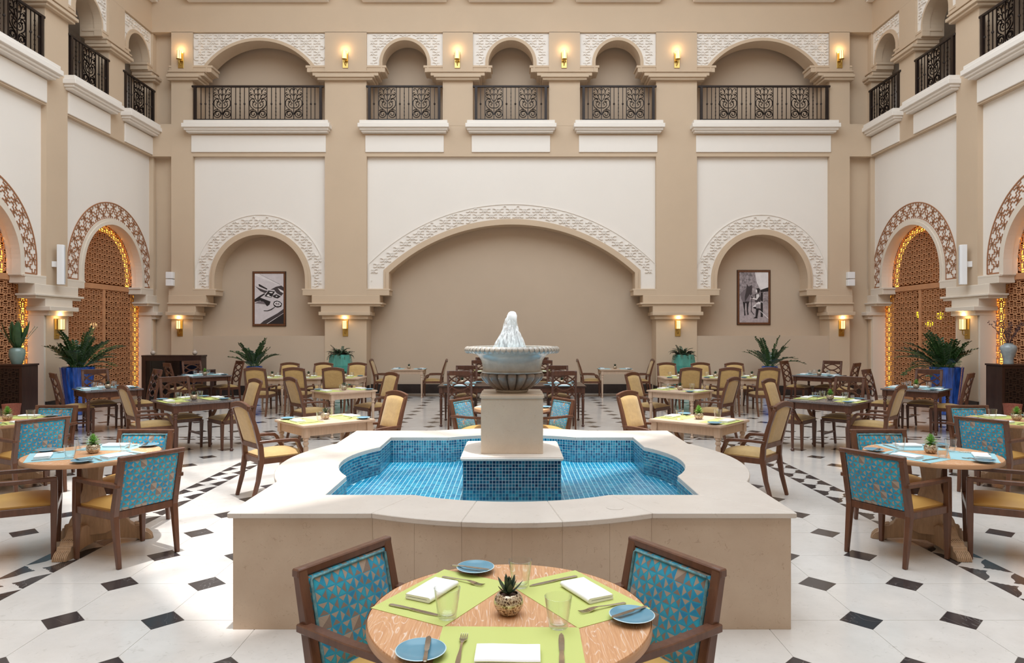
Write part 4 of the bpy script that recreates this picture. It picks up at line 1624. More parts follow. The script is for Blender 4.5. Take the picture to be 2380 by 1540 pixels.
for s, sd in ((-1, 'left-side'), (1, 'right-side')):
    A = lambda a: a if s < 0 else 180 - a                 # mirror an angle for the other half of the hall
    # round tables with aqua mats
    t = (s * 3.44, 5.62)
    ph = f'{sd} round table with blue mats'
    K['round'].at((*t, 0), 0, f'{sd} round oak table with pale blue placemats', 'table', 'round oak tables')
    for k, (a, p) in enumerate(((-30, 'fountain-side'), (-150, 'front'), (90, 'rear'))):
        setting(t, A(a), p, ph, 'blue')
        seat('blue', t, A(a), .49, p, ph)
    pot(t, ph, 'rosette')
    t = (s * 5.68, 7.70)
    ph = f'{sd} round table with green mats'
    K['round'].at((*t, 0), 0, f'{sd} round oak table with green placemats', 'table', 'round oak tables')
    for k, (a, p) in enumerate(((-32, 'fountain-side'), (90, 'rear'))):
        setting(t, A(a), p, ph, 'green')
        seat('blue', t, A(a), .52, p, ph)
    pot(t, ph, 'rosette', 0, 0, 1.0)
    # granite tables
    t = (s * 4.66, 10.02)
    ph = f'{sd} granite table with green mats'
    K['granite'].at((*t, 0), R(45), f'{sd} square granite-topped table with green placemats', 'table', 'granite-topped tables')
    for k, (a, p, ck, d) in enumerate(((-135, 'front', 'gold', .55), (135, 'rear', 'cross', .47), (45, 'fountain-side', 'gold', .54))):
        setting(t, A(a), p, ph, 'green', 'mnpgfk', k=k, lo=True)
        seat(ck, t, A(a), d, p, ph)
    pot(t, ph, 'aloe' if s < 0 else 'rosette')
    t = (s * 7.12, 12.05)
    ph = f'{sd} granite table beside cobalt pot'
    K['granite'].at((*t, 0), R(45), f'{sd} square granite-topped table beside the cobalt pot', 'table', 'granite-topped tables')
    for k, (a, p) in enumerate(((-135, 'front'), (135, 'rear'), (45, 'inner'))):
        setting(t, A(a), p, ph, 'blue', 'mnpgf', k=k, lo=True)
        seat('cross', t, A(a), .48, p, ph)
    pot(t, ph, 'aloe' if s < 0 else 'rosette', 0, 0, .5)
    t = (s * 7.05, 15.7)
    ph = f'{sd} granite table in rear corner'
    K['granite'].at((*t, 0), R(45), f'{sd} square granite-topped table in the rear corner', 'table', 'granite-topped tables')
    for k, (a, p) in enumerate(((-135, 'front'), (135, 'rear'), (45, 'inner'))):
        setting(t, A(a), p, ph, 'blue', 'mnpg', k=k, lo=True)
        seat('cross', t, A(a), .48, p, ph)
    pot(t, ph, 'rosette' if s < 0 else 'aloe', 0, 0, .8)
    # pale two-seat tables
    for y, x, ph, its in ((7.80, 2.13, f'{sd} pale table at pool rim', 'mnpgfk'), (11.68, 2.87, f'{sd} pale table behind the pool-rim one', 'mnpg')):
        t = (s * x, y)
        K['pale2'].at((*t, 0), R(A(42)), f'{sd} limed wood table for two ' + ('at the pool rim' if y < 9 else 'behind the one at the pool rim'), 'table', 'limed wood tables')
        for k, (a, p) in enumerate(((-137, 'outer'), (43, 'inner'))):
            setting(t, A(a), p, ph, 'green', its, lo=True, dr=-.01)
            seat('gold', t, A(a), .575, p, ph)
        pot(t, ph, 'rosette' if (s > 0 and y < 9) else 'aloe')
    # banquet row of three pale tables
    for i, nm in enumerate(('outer', 'middle', 'inner')):
        t = (s * (5.26 - .8 * i), 15.0)
        ph = f'{nm} table of {sd} pale row'
        K['pale_row'].at((*t, 0), 0, f'{nm} limed wood table of the {sd} rear banquet row', 'table', 'banquet row tables')
        for k, (a, p) in enumerate(((-90, 'front'), (90, 'rear'))):
            setting(t, a, p, ph, 'green', 'mnpg', lo=True, dr=-.06)
            seat('gold', t, a, .63 if a < 0 else .82, p, ph)
        pot(t, ph, 'aloe', 0, 0, i)
    # small pale table at the rear wall
    t = (s * 2.76, 18.33)
    ph = f'{sd} pale table against rear wall'
    K['pale2'].at((*t, 0), 0, f'{sd} limed wood table standing against the rear wall', 'table', 'limed wood tables')
    for a, p in ((180 if s < 0 else 0, 'outer'), (0 if s < 0 else 180, 'inner')):
        setting(t, a, p, ph, 'blue', 'mnp', lo=True)
        seat('gold', t, a, .62, p, ph)
    pot(t, ph, 'aloe', 0, 0, .3)
    # dark long tables behind the urn
    t = (s * .685, 13.02)
    ph = f'{sd} dark table behind the urn'
    K['dark_long'].at((*t, 0), 0, f'{sd} long dark table behind the urn', 'table', 'dark tables behind the urn')
    for a, p in ((-90, 'front'), (90, 'rear')):
        c = (s * .93, 13.02)
        setting(c, a, p, ph, 'blue', 'mnpg', lo=True, dr=.06)
        seat('cross', c, a, .55 if a < 0 else .68, p, ph)
    pot((s * .95, 13.05), ph, 'aloe', 0, 0, .6)
    t = (s * .685, 17.5)
    ph = f'{sd} dark table at the rear'
    K['dark_long'].at((*t, 0), 0, f'{sd} long dark table at the rear wall behind the urn', 'table', 'dark tables behind the urn')
    for a, p in ((-90, 'front'), (90, 'rear')):
        c = (s * .76, 17.5)
        setting(c, a, p, ph, 'green', 'mn', lo=True, dr=.06)
        seat('cross', c, a, .56, p, ph)
# round table half hidden by the urn pedestal
t = (0, 9.02)
ph = 'round table behind the fountain pedestal'
K['round'].at((*t, 0), R(180), 'round oak table half hidden behind the fountain pedestal', 'table', 'round oak tables')
for a, p in ((150, 'left-side'), (30, 'right-side')):
    setting(t, a, p, ph, 'blue', 'mnpgf', lo=True)
    seat('blue', t, a, .5, p, ph)


# ------------------------------------------------------------------ balcony railings
def railing(w, panels, bars, label, group_bars=None):
    """wrought-iron balustrade, local x along it, origin at the middle of its foot"""
    t = thing('balcony_railing', 'x', 'railing')
    H = .99
    I = M['iron']
    MB().box(-w / 2, w / 2, -.03, .03, H - .05, H).build('handrail', I, t, bevel=.006)
    MB().box(-w / 2 + .06, w / 2 - .06, -.012, .012, .045, .075).build('bottom_rail', I, t)
    for s in (-1, 1):
        MB().box(s * (w / 2 - .09) - .035, s * (w / 2 - .09) + .035, -.03, .03, 0, H - .05).build('post', I, t)
    kn = None
    for i, (x, knob) in enumerate(bars):
        mb = MB().box(x - .009, x + .009, -.009, .009, .07, H - .05)
        if knob:
            mb.lathe([(.009, .455), (.026, .475), (.026, .50), (.009, .52)], 8, (x, 0))
        else:
            for q in range(7):
                mb.box(x - .013, x + .013, -.013, .013, .16 + q * .1, .19 + q * .1)
        mb.build('baluster', I, t)
    for x in panels:
        mb = MB()
        hw = .245
        for s in (-1, 0, 1):
            mb.box(x + s * hw - .010, x + s * hw + .010, -.01, .01, 0 if s == 0 else .07, H - .05)
        for s in (-1, 1):
            X = lambda pts: [(x + s * a, b) for a, b in pts]
            mb.ribbon(X(spiral(.125, .215, .112, .025, 0, -1.6, 26)), .02, -.008, .008)
            mb.ribbon(X(spiral(.13, .215, .09, .078, -20, .5, 10)), .016, -.008, .008)
            mb.ribbon(X([(.012, .19), (.03, .25), (.07, .31), (.13, .335), (.19, .325), (.225, .295)]), .018, -.008, .008)
            mb.ribbon(X([(.01, .38), (.06, .375), (.11, .40), (.145, .45), (.14, .51), (.10, .545), (.055, .535), (.04, .505), (.06, .485)]), .018, -.008, .008)
            mb.ribbon(X([(.115, .34), (.185, .39), (.225, .46), (.225, .55), (.19, .615), (.13, .625), (.095, .59), (.105, .55), (.14, .545), (.15, .57)]), .02, -.008, .008)
            mb.ribbon(X([(.0, .55), (.05, .60), (.085, .67), (.085, .735), (.05, .765), (.02, .745), (.03, .715)]), .018, -.008, .008)
            mb.ribbon(X([(.085, .62), (.14, .64), (.2, .66), (.225, .70), (.20, .735), (.165, .725), (.17, .70)]), .016, -.008, .008)
            mb.ribbon(X([(.09, .70), (.14, .755), (.20, .745), (.225, .775), (.205, .80), (.18, .79)]), .016, -.008, .008)
            mb.ribbon(X([(.10, .76), (.10, .85), (.07, .905), (.03, .91), (.018, .88), (.035, .865)]), .016, -.008, .008)
            mb.ribbon(X([(.10, .80), (.12, .86), (.16, .905), (.20, .90), (.21, .865), (.185, .855)]), .016, -.008, .008)
            mb.ribbon(X([(.06, .44), (.085, .465), (.075, .49), (.05, .485)]), .015, -.008, .008)
        mb.build('scroll_panel', I, t, recalc=False)
    return t


pitch = .121
kl = Kind(railing(3.62, (-.98, 0, .98), [(-1.56, 1), (-1.44, 1), (-1.33, 0), (-1.225, 1), (-.61, 1), (-.49, 0), (-.37, 1), (.37, 1), (.49, 0), (.61, 1), (1.225, 1), (1.34, 0), (1.45, 1), (1.56, 1)], ''))
ks = Kind(railing(2.09, (-.465, .465), [(-.83, 1), (-.12, 1), (0, 0), (.12, 1), (.83, 1)], ''))
k1 = Kind(railing(1.54, (-.02,), [(-.62, 1), (-.5, 0), (-.38, 1), (.36, 1), (.48, 0), (.6, 1)], ''))
names = ('first', 'second', 'third', 'fourth', 'fifth')
for i, (a, b) in enumerate(UB):
    kind = kl if i in (0, 4) else ks
    kind.at(((a + b) / 2, BACK - .06, 7.492), 0, f'black scrolled iron railing, {names[i]} rear balcony counted from the left-side wall', 'railing', 'balcony railings')
for s, sd in ((-1, 'left-side'), (1, 'right-side')):
    for i, (a, b) in enumerate(UPB):
        k1.at((s * (SIDE + .0), (a + b) / 2, 7.422), R(90 if s < 0 else -90), f'black scrolled iron railing, {sd} wall, {("front", "middle", "rear corner")[i]} balcony', 'railing', 'balcony railings')


# ------------------------------------------------------------------ wall lamps, loudspeakers, pictures
def sconce():
    t = thing('wall_sconce', 'x', 'lamp')
    B = M['brass']
    MB().box(-.075, .075, -.022, 0, -.24, .20).build('backplate', B, t, bevel=.004)
    MB().tube([(0, -.02, -.15), (0, -.06, -.165), (0, -.105, -.15), (0, -.115, -.11), (0, -.115, -.06)], .011, 8).build('arm', B, t, smooth=60)
    MB().lathe([(0, -.065), (.035, -.06), (.072, -.04), (.074, -.034), (0, -.036)], 24, (0, -.115)).build('dish', B, t, smooth=50)
    MB().lathe([(.054, -.034), (.056, .02), (.056, .185), (.052, .185), (.052, -.03)], 24, (0, -.115)).build('glass_shade', M['shade'], t, smooth=50)
    cg = MB()
    for k in range(6):
        a = 2 * PI * k / 6
        cg.box(.058 * cos(a) - .004, .058 * cos(a) + .004, -.115 + .058 * sin(a) - .004, -.115 + .058 * sin(a) + .004, -.034, .19)
    cg.build('cage', B, t)
    MB().lathe([(0, -.02), (.014, .0), (.018, .08), (.012, .14), (0, .15)], 12, (0, -.115)).build('bulb', M['bulb'], t, smooth=60)
    l = bpy.data.lights.new('lamp_light', 'POINT')
    l.energy = 2.6
    l.color = (1, .70, .36)
    l.shadow_soft_size = .04
    lo = bpy.data.objects.new('lamp_light', l)
    C.objects.link(lo)
    lo.parent = t
    lo.location = (0, -.125, .26)
    return t


kk = Kind(sconce())
for i, x in enumerate((421, 803, 1063, 1311, 1573, 1951)):
    kk.at((bu(x), BACK, 9.22), 0, f'lit brass wall sconce, {("first", "second", "third", "fourth", "fifth", "sixth")[i]} of the upper row on rear wall', 'lamp', 'wall sconces')
for i, x in enumerate((419, 803, 1575, 1955)):
    kk.at((bu(x), BACK, 1.86), 0, f'lit brass wall sconce, {("first", "second", "third", "fourth")[i]} of the lower row on rear wall', 'lamp', 'wall sconces')
for s, sd in ((-1, 'left-side'), (1, 'right-side')):
    kk.at((s * SIDE, 14.86, 1.83), R(90 if s < 0 else -90), f'lit brass wall sconce on the {sd} pier above the cobalt pot', 'lamp', 'wall sconces')


def speaker():
    t = thing('column_speaker', 'x', 'speaker')
    MB().prism([(-.07, -.10), (.07, -.10), (.07, -.20), (.045, -.24), (-.045, -.24), (-.07, -.20)], 0, .86, 'z').build('cabinet', M['plastic'], t, bevel=.008)
    MB().box(-.042, .042, -.2425, -.239, .04, .82).build('grille', M['grille'], t)
    MB().box(-.02, .02, -.11, 0, .38, .50).build('bracket', M['plastic'], t)
    return t


kk = Kind(speaker())
for s, sd in ((-1, 'left-side'), (1, 'right-side')):
    kk.at((s * SIDE, 14.72, 2.76), R((112 if s < 0 else -112)), f'tall white column loudspeaker on the {sd} pier', 'speaker', 'column loudspeakers')
    x = bu(398.5 if s < 0 else 1974)
    for i, nm in enumerate(('lower', 'upper')):
        b = MB().box(-.095, .095, -.14, 0, .005, .185).build('wall_box', M['plastic'], None, bevel=.01, loc=(x, BACK, 2.99 + .2 * i))
        tag(b, f'{nm} of two white square boxes on {sd} rear pilaster', 'speaker', 'white boxes on the rear pilasters')


def picture(name, x, label):
    t = thing('framed_photograph', label, 'picture', (x, BACK - .0, 0), 0)
    t.location = (x, BACK + .62 - .02, 1.92)
    W, H = .905, 1.5
    f = MB()
    return t, W, H


ink = {k: pmat('print_' + k, c, .6, var=.08, vs=9) for k, c in (('paper', (214, 204, 206)), ('black', (34, 26, 28)), ('grey', (120, 108, 112)), ('mid', (160, 150, 152)), ('light', (232, 224, 224)), ('dark', (66, 56, 58)))}
ink['leaf'] = pmat('print_leaf', (150, 138, 140), .6, var=.7, vs=16)
ink['ground'] = pmat('print_ground', (176, 162, 164), .6, var=.25, vs=14)


def framed(x, y, z, W, H, label, shapes, bg):
    t = thing('framed_photograph', label, 'picture', (x, y, z))
    fw = .055
    for a in ((-W / 2, W / 2, 0, fw), (-W / 2, W / 2, H - fw, H), (-W / 2, -W / 2 + fw, fw, H - fw), (W / 2 - fw, W / 2, fw, H - fw)):
        MB().box(a[0], a[1], -.045, 0, a[2], a[3]).build('frame_rail', M['frame'], t, bevel=.008)
    MB().box(-W / 2 - .012, W / 2 + .012, -.03, 0, -.012, H + .012).build('frame_edge', M['frame_dark'], t)
    pw, phh = W - 2 * fw, H - 2 * fw
    pr = MB().box(-pw / 2, pw / 2, -.034, -.03, fw, H - fw).build('print', ink[bg], t)
    for i, (c, pts) in enumerate(shapes):
        dd = -.0342 - .0003 * i
        MB().prism([(-pw / 2 + min(1, max(0, px)) * pw, fw + (1 - min(1, max(0, py))) * phh) for px, py in pts], dd, -.033, 'y').build('print_shape', ink[c], pr)
    return t


def S(pts, x0, y0, w, h_):
    return [((a - x0) / w, (b - y0) / h_) for a, b in pts]


L_ = lambda *p: S(p, 205, 190, 645, 1155)
lx = (bu(570) + bu(647)) / 2
t = framed(lx * (1.0), BACK + .6, 1.91, .925, 1.53, 'black and white photograph of keys in a brown frame, left-side rear niche', [
    ('light', L_((205, 190), (300, 190), (770, 440), (740, 450), (205, 230))), ('mid', L_((318, 200), (780, 435), (760, 440), (312, 205))),
    ('dark', L_((212, 475), (300, 520), (420, 570), (500, 590), (440, 640), (330, 590))), ('black', L_((290, 432), (310, 430), (490, 535), (480, 560), (300, 480))),
    ('dark', L_((555, 560), (680, 490), (800, 462), (850, 500), (850, 640), (800, 700), (700, 640), (640, 560))), ('light', L_((720, 520), (850, 590), (850, 640), (780, 600))),
    ('black', L_((425, 710), (515, 575), (660, 600), (575, 745))), ('light', L_((470, 700), (500, 665), (540, 675), (530, 700), (580, 715), (572, 735))), ('light', L_((530, 610), (610, 612), (600, 640), (540, 632))),
    ('black', L_((205, 780), (330, 690), (420, 640), (440, 660), (330, 740), (560, 830), (540, 900), (485, 940), (430, 880), (330, 810), (205, 840))),
    ('grey', L_((205, 870), (300, 820), (400, 830), (460, 900), (330, 880))), ('black', L_((600, 700), (690, 660), (790, 715), (720, 760), (640, 740))), ('light', L_((668, 705), (700, 695), (720, 715), (690, 725))),
    ('black', L_((615, 890), (640, 830), (700, 810), (770, 830), (820, 880), (800, 950), (720, 970), (650, 950))), ('light', L_((635, 890), (660, 845), (710, 830), (780, 860), (800, 900), (760, 935), (690, 935))),
    ('grey', L_((660, 880), (690, 855), (740, 860), (770, 890), (740, 912), (690, 905))),
    ('black', L_((405, 1035), (490, 1035), (560, 1010), (650, 955), (655, 970), (580, 1025), (500, 1052), (410, 1050))),
    ('dark', L_((330, 1345), (400, 1280), (560, 1190), (720, 1100), (850, 1000), (850, 1090), (470, 1345))), ('black', L_((490, 1345), (850, 1105), (850, 1345))), ('light', L_((470, 1345), (700, 1190), (712, 1195), (490, 1345))),
], 'paper')
bt = bpy.data.curves.new('letter_outline', 'FONT')
bt.body = 'B'
bt.size = .085
bt.extrude = .0005
bt.align_x = 'CENTER'
bt.materials.append(ink['light'])
tmp = bpy.data.objects.new('letter_outline', bt)
C.objects.link(tmp)
bpy.context.view_layer.update()
lme = bpy.data.meshes.new_from_object(tmp.evaluated_get(bpy.context.evaluated_depsgraph_get()))
bpy.data.objects.remove(tmp)
bo = link('letter', lme, t)
pw, phh = .925 - .11, 1.53 - .11
bo.location = (-pw / 2 + (712 - 205) / 645 * pw, -.0405, .055 + (1 - (900 - 190) / 1155) * phh)
bo.rotation_euler = (R(90), R(18), 0)

L_ = lambda *p: S(p, 212, 190, 650, 1155)
rx = (bu(1731) + bu(1807)) / 2
framed(rx, BACK + .6, 1.95, .925, 1.53, 'black and white photograph of a rider with a horse in a brown frame', [
    ('light', L_((560, 190), (862, 190), (862, 560), (690, 600), (600, 420))), ('ground', L_((212, 860), (862, 900), (862, 1345), (212, 1345))),
    ('grey', L_((240, 680), (300, 600), (370, 560), (420, 640), (450, 780), (430, 870), (300, 880), (250, 800))),
    ('dark', L_((380, 460), (420, 520), (495, 480), (500, 560), (490, 690), (470, 730), (440, 700), (400, 760), (340, 860), (440, 860), (420, 920), (340, 900), (330, 760), (360, 620))),
    ('black', L_((285, 870), (345, 880), (335, 1060), (350, 1180), (320, 1190), (315, 1060))), ('black', L_((370, 880), (425, 880), (405, 1050), (420, 1165), (390, 1175), (375, 1040))),
    ('black', L_((680, 600), (862, 535), (862, 630), (690, 650))), ('black', L_((690, 660), (740, 650), (740, 1220), (690, 1220))), ('mid', L_((690, 845), (862, 900), (862, 960), (690, 880))), ('light', L_((680, 1070), (862, 1240), (862, 1262), (690, 1095))),
    ('dark', L_((560, 690), (660, 680), (690, 780), (680, 880), (570, 880))), ('light', L_((590, 700), (650, 690), (665, 740), (600, 830), (505, 800), (512, 780), (590, 790))),
    ('black', L_((580, 570), (640, 550), (680, 590), (660, 660), (620, 670), (610, 600))), ('light', L_((582, 580), (608, 590), (612, 650), (585, 655), (575, 620))),
    ('light', L_((510, 980), (640, 865), (690, 880), (680, 930), (540, 1000))), ('black', L_((525, 990), (570, 985), (710, 1040), (700, 1070), (600, 1040), (530, 1020))), ('mid', L_((580, 930), (670, 920), (650, 1020), (590, 1020))),
    ('black', L_((585, 1020), (650, 1030), (615, 1230), (620, 1250), (525, 1248), (575, 1210))), ('black', L_((475, 740), (515, 770), (500, 785), (470, 760))), ('dark', L_((478, 800), (490, 800), (485, 1080), (545, 1160), (540, 1172), (470, 1090))),
], 'leaf')


# ------------------------------------------------------------------ plants, pots, plinths and the service station
def frond(base, az, tilt, L, seed, leaf=.085, n=11, droop=.9):
    random.seed(seed)
    mb = MB()
    p = Vector(base)
    e = tilt
    pts = [p.copy()]
    st = L / 16
    for i in range(16):
        e -= droop / 16 * (.4 + 1.2 * i / 16)
        p = p + Vector((cos(az) * cos(e), sin(az) * cos(e), sin(e))) * st
        pts.append(p.copy())
    mb.tube(pts, [.009 * (1 - .7 * i / 16) for i in range(17)], 5, mi=1)
    for i in range(n):
        t = .26 + .72 * i / (n - 1)
        q = t * 16
        a = int(min(15, q))
        pos = pts[a].lerp(pts[a + 1], q - a)
        d = (pts[a + 1] - pts[a]).normalized()
        sd = d.cross(Vector((0, 0, 1))).normalized()
        up = sd.cross(d)
        ll = leaf * (1 - .45 * abs(t - .55) * 1.6) * random.uniform(.85, 1.15)
        for s in (-1, 1):
            ax = (sd * s * .8 + d * .55 + up * random.uniform(.1, .55)).normalized()
            w = ax.cross(up).normalized() * ll * .3
            m1, m2, tip = pos + ax * ll * .35, pos + ax * ll * .7, pos + ax * ll - up * ll * .12
            c1 = up * ll * .05
            mb.add([tuple(v) for v in (pos, m1 + w, m2 + w * .75, tip, m2 - w * .75, m1 - w, m1 - c1, m2 - c1)],
                   [(0, 6, 1), (1, 6, 7, 2), (2, 7, 3), (0, 5, 6), (5, 4, 7, 6), (4, 3, 7)])
    return mb


def zz_plant(name, loc, potmb, potmat, label, n, L, seed, base_r, zt, leaf=.085, smin=.75, wall=None):
    t = thing('potted_zz_plant', label, 'plant', loc)
    potmb.build('glazed_pot', potmat, t, smooth=50)
    MB().lathe([(base_r * 1.25, zt - .05), (0, zt - .045)], 20).build('soil', M['soil'], t)
    random.seed(seed)
    for k in range(n):
        az = 2 * PI * k / n * 2.62 + random.uniform(-.3, .3)
        q = k / n
        tilt = R(84 - 66 * q + random.uniform(-14, 14))
        ll = L * random.uniform(smin, 1.05)
        if wall:
            c_ = cos(az) * wall[0] + sin(az) * wall[1]
            if c_ > -.1:
                ll *= 1 - .5 * max(0, c_)
                tilt = max(tilt, R(50 + 25 * max(0, c_)))
        f = frond((base_r * .5 * cos(az), base_r * .5 * sin(az), zt - .04), az, tilt, ll, seed * 50 + k, leaf, n=max(7, int(ll / .066)), droop=random.uniform(.1, .5) + .8 * q)
        f.build('frond', [M['zz'], M['zz_stem']], t, recalc=False)
    return t


for s, sd in ((-1, 'left-side'), (1, 'right-side')):
    fl = lambda r, z, a: r * (1 + .022 * sin(a * 14) * min(1, (z + .1) * 2))
    pm = MB().lathe([(.17, 0), (.19, .01), (.235, .3), (.28, .65), (.312, .95), (.318, 1.0), (.30, 1.005), (.288, .98), (.27, .9)], 84, fr=fl)
    zz_plant('x', (s * 9.18, 14.45, 0), pm, M['cobalt'], f'tall cobalt blue pot with a bushy glossy plant by the {sd} pier', 50, 1.0, 21 + s, .2, 1.0, leaf=.118, smin=.5, wall=(s, 0))
    pm = MB().lathe([(.13, 0), (.15, .01), (.185, .4), (.205, .8), (.21, .83), (.195, .835), (.185, .8)], 36)
    zz_plant('x', (s * 6.82, 18.1, 0), pm, M['cobalt'], f'slim blue pot with arching glossy plant at {sd} rear wall', 20, .88, 31 + s * 3, .12, .83, leaf=.12, wall=(0, 1))
    # eight-sided teal planter with small trailing shrub
    t = thing('octagonal_planter', f'eight-sided teal glazed planter with trailing plant at {sd} rear pilaster', 'planter', (s * 4.56, 18.2, 0))
    MB().lathe([(.2, 0), (.22, .02), (.27, .3), (.315, .65), (.325, .85), (.29, 1.06), (.27, 1.13), (.25, 1.14), (.24, 1.1)], 8, a0=PI / 8).build('glazed_pot', M['teal_pot'], t)
    MB().lathe([(.26, 1.08), (0, 1.09)], 12).build('soil', M['soil'], t)
    random.seed(44 + s)
    for k in range(64):
        az = 2 * PI * k * .382
        L = random.uniform(.14, .36)
        f = frond((.16 * cos(az) * random.random(), .16 * sin(az) * random.random(), 1.09), az, R(random.uniform(25, 85)), L, 800 + k, .062, n=7, droop=random.uniform(.8, 2.6))
        f.build('sprig', [M['trail'], M['twig']], t, recalc=False)
    # plinth with a vase
    t = thing('display_plinth', f'dark wood display plinth carrying the vase, {sd} wall', 'plinth', (s * 9.66, 13.25, 0))
    MB().box(-.33, .33, -.22, .22, 0, 1.09).build('carcass', M['espresso'], t, bevel=.006)
    MB().box(-.345, .345, -.235, .235, 1.09, 1.125).build('top_board', M['espresso'], t, bevel=.005)
    MB().box(-.27, .27, -.226, -.215, .06, 1.04).build('front_panel', M['black_glass'], t)
    # woven basket before it
    t = tag(MB().lathe([(0, 0), (.10, 0), (.105, .02), (.115, .2), (.135, .42), (.145, .48), (.135, .48), (.12, .4), (.1, .03), (0, .03)], 20, fr=lambda r, z, a: r * (1 + .03 * sin(a * 10) * (1 if int(z * 30) % 2 else -1))).build('woven_basket', M['wicker'], None, loc=(s * 8.78, 12.0, 0)),
            f'reddish woven basket on floor before the {sd} plinth', 'basket', 'woven baskets')

# celadon vase with broad leaves; crackle vase with dark twigs
t = thing('leafy_vase', 'celadon vase holding broad green leaves and white blossom on the plinth', 'vase', (-9.55, 13.2, 1.1255))
MB().lathe([(.085, 0), (.09, .01), (.12, .1), (.138, .2), (.13, .27), (.105, .295), (.108, .312), (.095, .312), (.09, .28)], 40).build('vase_body', M['celadon'], t, smooth=60)
random.seed(9)
for k in range(14):
    vs, fs = leaf_blade(random.uniform(.42, .64), .07, .006, .3, n=8)
    mb = MB()
    place_leaf(mb, vs, fs, k * 2.4, R(random.uniform(48, 76)), (0, 0, .27), 1.0, R(random.uniform(-30, 30)))
    mb.build('leaf', M['fern'], t, smooth=60)
for k in range(4):
    a = R((-10, 35, 150, 200)[k])
    mb = MB()
    pts = [(.03 * cos(a) + .3 * q * cos(a) * (1 if k != 0 else 1.2), .03 * sin(a) + .3 * q * sin(a), .27 + .5 * q - .05 * q * q) for q in (0, .25, .5, .75, 1)]
    mb.tube(pts, .004, 5, mi=1)
    for q in range(26):
        f_ = .45 + .55 * q / 25
        i = min(3, int(f_ * 4))
        p = Vector(pts[i]).lerp(Vector(pts[i + 1]), f_ * 4 - i)
        d = Vector((random.uniform(-1, 1), random.uniform(-1, 1), random.uniform(-.2, 1))) * .025
        w = Vector((-d.y, d.x, 0)).normalized() * .009
        mb.add([tuple(p), tuple(p + d * .6 + w), tuple(p + d), tuple(p + d * .6 - w)], [(0, 1, 2, 3)])
    mb.build('blossom_spray', [M['white_flower'], M['zz_stem']], t, recalc=False)
t = thing('twig_vase', 'grey crackle-glazed vase holding dark berried twigs on the plinth', 'vase', (9.58, 13.2, 1.1255))
MB().lathe([(.085, 0), (.088, .012), (.08, .06), (.088, .12), (.125, .22), (.142, .29), (.132, .345), (.09, .372), (.072, .385), (.078, .402), (.066, .402), (.06, .38)], 40).build('vase_body', M['grey_vase'], t, smooth=60)
random.seed(12)
for k in range(13):
    mb = MB()
    a = 2 * PI * k / 13 + random.uniform(-.2, .2)
    sp = random.uniform(.10, .36)
    pts = [(.02 * cos(a), .02 * sin(a), .36)]
    for q in range(1, 7):
        pts.append((sp * (q / 6) ** 1.2 * cos(a) + random.uniform(-.012, .012), sp * (q / 6) ** 1.2 * sin(a), .36 + .46 * q / 6 * random.uniform(.94, 1.02)))
    mb.tube(pts, [.006 - .0006 * i for i in range(7)], 5)
    for q in range(20):
        f_ = random.uniform(.35, 1)
        i = min(5, int(f_ * 6))
        p = Vector(pts[i]).lerp(Vector(pts[i + 1]), f_ * 6 - i)
        d = Vector((random.uniform(-1, 1), random.uniform(-1, 1), random.uniform(-.3, 1))) * .035
        w = Vector((-d.y, d.x, .1)).normalized() * .012
        mb.add([tuple(p), tuple(p + d * .5 + w), tuple(p + d), tuple(p + d * .5 - w)], [(0, 1, 2, 3)])
    mb.build('twig', M['twig'], t, recalc=False)

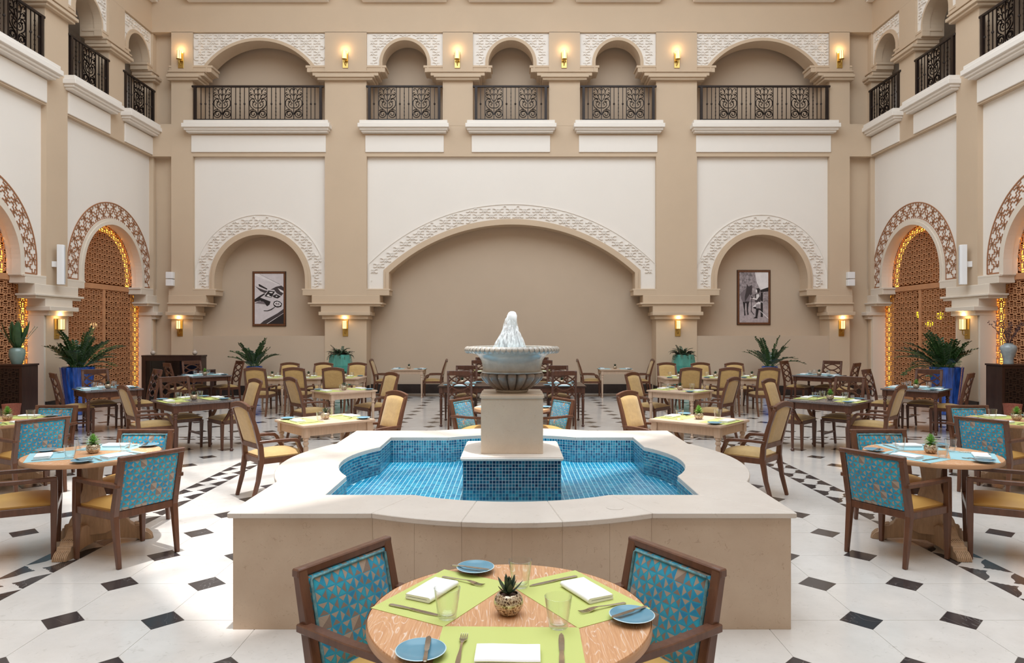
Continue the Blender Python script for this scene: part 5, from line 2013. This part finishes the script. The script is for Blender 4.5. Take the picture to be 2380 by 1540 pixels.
# dark service station at the rear corner with two ceramic pomegranates
t = thing('service_station', 'dark wood service station with black glass front in left-side rear corner', 'cabinet', (-8.47, 17.15, 0))
MB().box(-.74, .74, -.12, .16, 0, 1.12).build('carcass', M['espresso'], t, bevel=.005)
MB().box(-.75, .75, -.145, .18, 1.12, 1.16).build('top_board', M['espresso'], t, bevel=.004)
for a in ((-.74, -.64), (.64, .74)):
    MB().box(a[0], a[1], -.145, -.12, .0, 1.12).build('stile', M['espresso'], t, bevel=.003)
MB().box(-.64, .64, -.145, -.12, 1.02, 1.12).build('rail', M['espresso'], t, bevel=.003)
MB().box(-.63, .63, -.13, -.12, .05, 1.02).build('glass_panel', M['black_glass'], t)
MB().box(.74, 1.0, -.1, .1, .74, .80).build('side_shelf', M['espresso'], t, bevel=.004)
MB().box(.94, 1.0, -.1, .1, 0, .74).build('side_leg', M['espresso'], t, bevel=.004)


def pomegranate():
    t = thing('ceramic_pomegranate', 'x', 'ornament')
    MB().lathe([(0, 0), (.025, .002), (.05, .025), (.06, .055), (.052, .085), (.03, .105), (.016, .112)], 20).build('body', M['pomegranate'], t, smooth=60)
    cr = MB()
    for k in range(6):
        a = 2 * PI * k / 6
        cr.sweep([(.014 * cos(a), .014 * sin(a), .108), (.02 * cos(a), .02 * sin(a), .125), (.032 * cos(a), .032 * sin(a), .142)], [(.012, .006), (.011, .005), (.003, .003)])
    cr.build('crown', M['pomegranate'], t)
    return t


kk = Kind(pomegranate())
kk.at((-9.0, 17.15, 1.1605), 0, 'small ceramic pomegranate at the lattice end of the service station', 'ornament', 'ceramic pomegranates')
kk.at((-7.95, 17.15, 1.1605), .7, 'small ceramic pomegranate at the picture end of the service station', 'ornament', 'ceramic pomegranates')

# lamps glowing in the room behind the lattices
for i, (u, z, s) in enumerate(((16.3, 2.05, 1), (16.75, 2.2, 1), (17.5, 2.15, 1), (17.95, 1.95, 1), (18.4, 2.2, 1), (16.4, 1.85, -1), (17.9, 1.9, -1))):
    b = MB().lathe([(0, -.09), (.05, -.075), (.085, -.03), (.09, .02), (.06, .07), (.02, .09), (0, .10)], 14).build('globe_lamp', M['yellow_lamp'] if s > 0 else M['shade'], None, loc=(s * (SIDE + 1.05), u, z))
    MB().box(-.004, .004, -.004, .004, .095, 5.2 - z).build('hanging_rod', M['iron'], b)
    tag(b, ('first', 'second', 'third', 'fourth', 'fifth', 'first', 'second')[i] + ' small globe lamp from the pier, behind the ' + ('right-side' if s > 0 else 'left-side') + ' lattice door', 'lamp', 'globe lamps behind the ' + ('right-side' if s > 0 else 'left-side') + ' lattice')
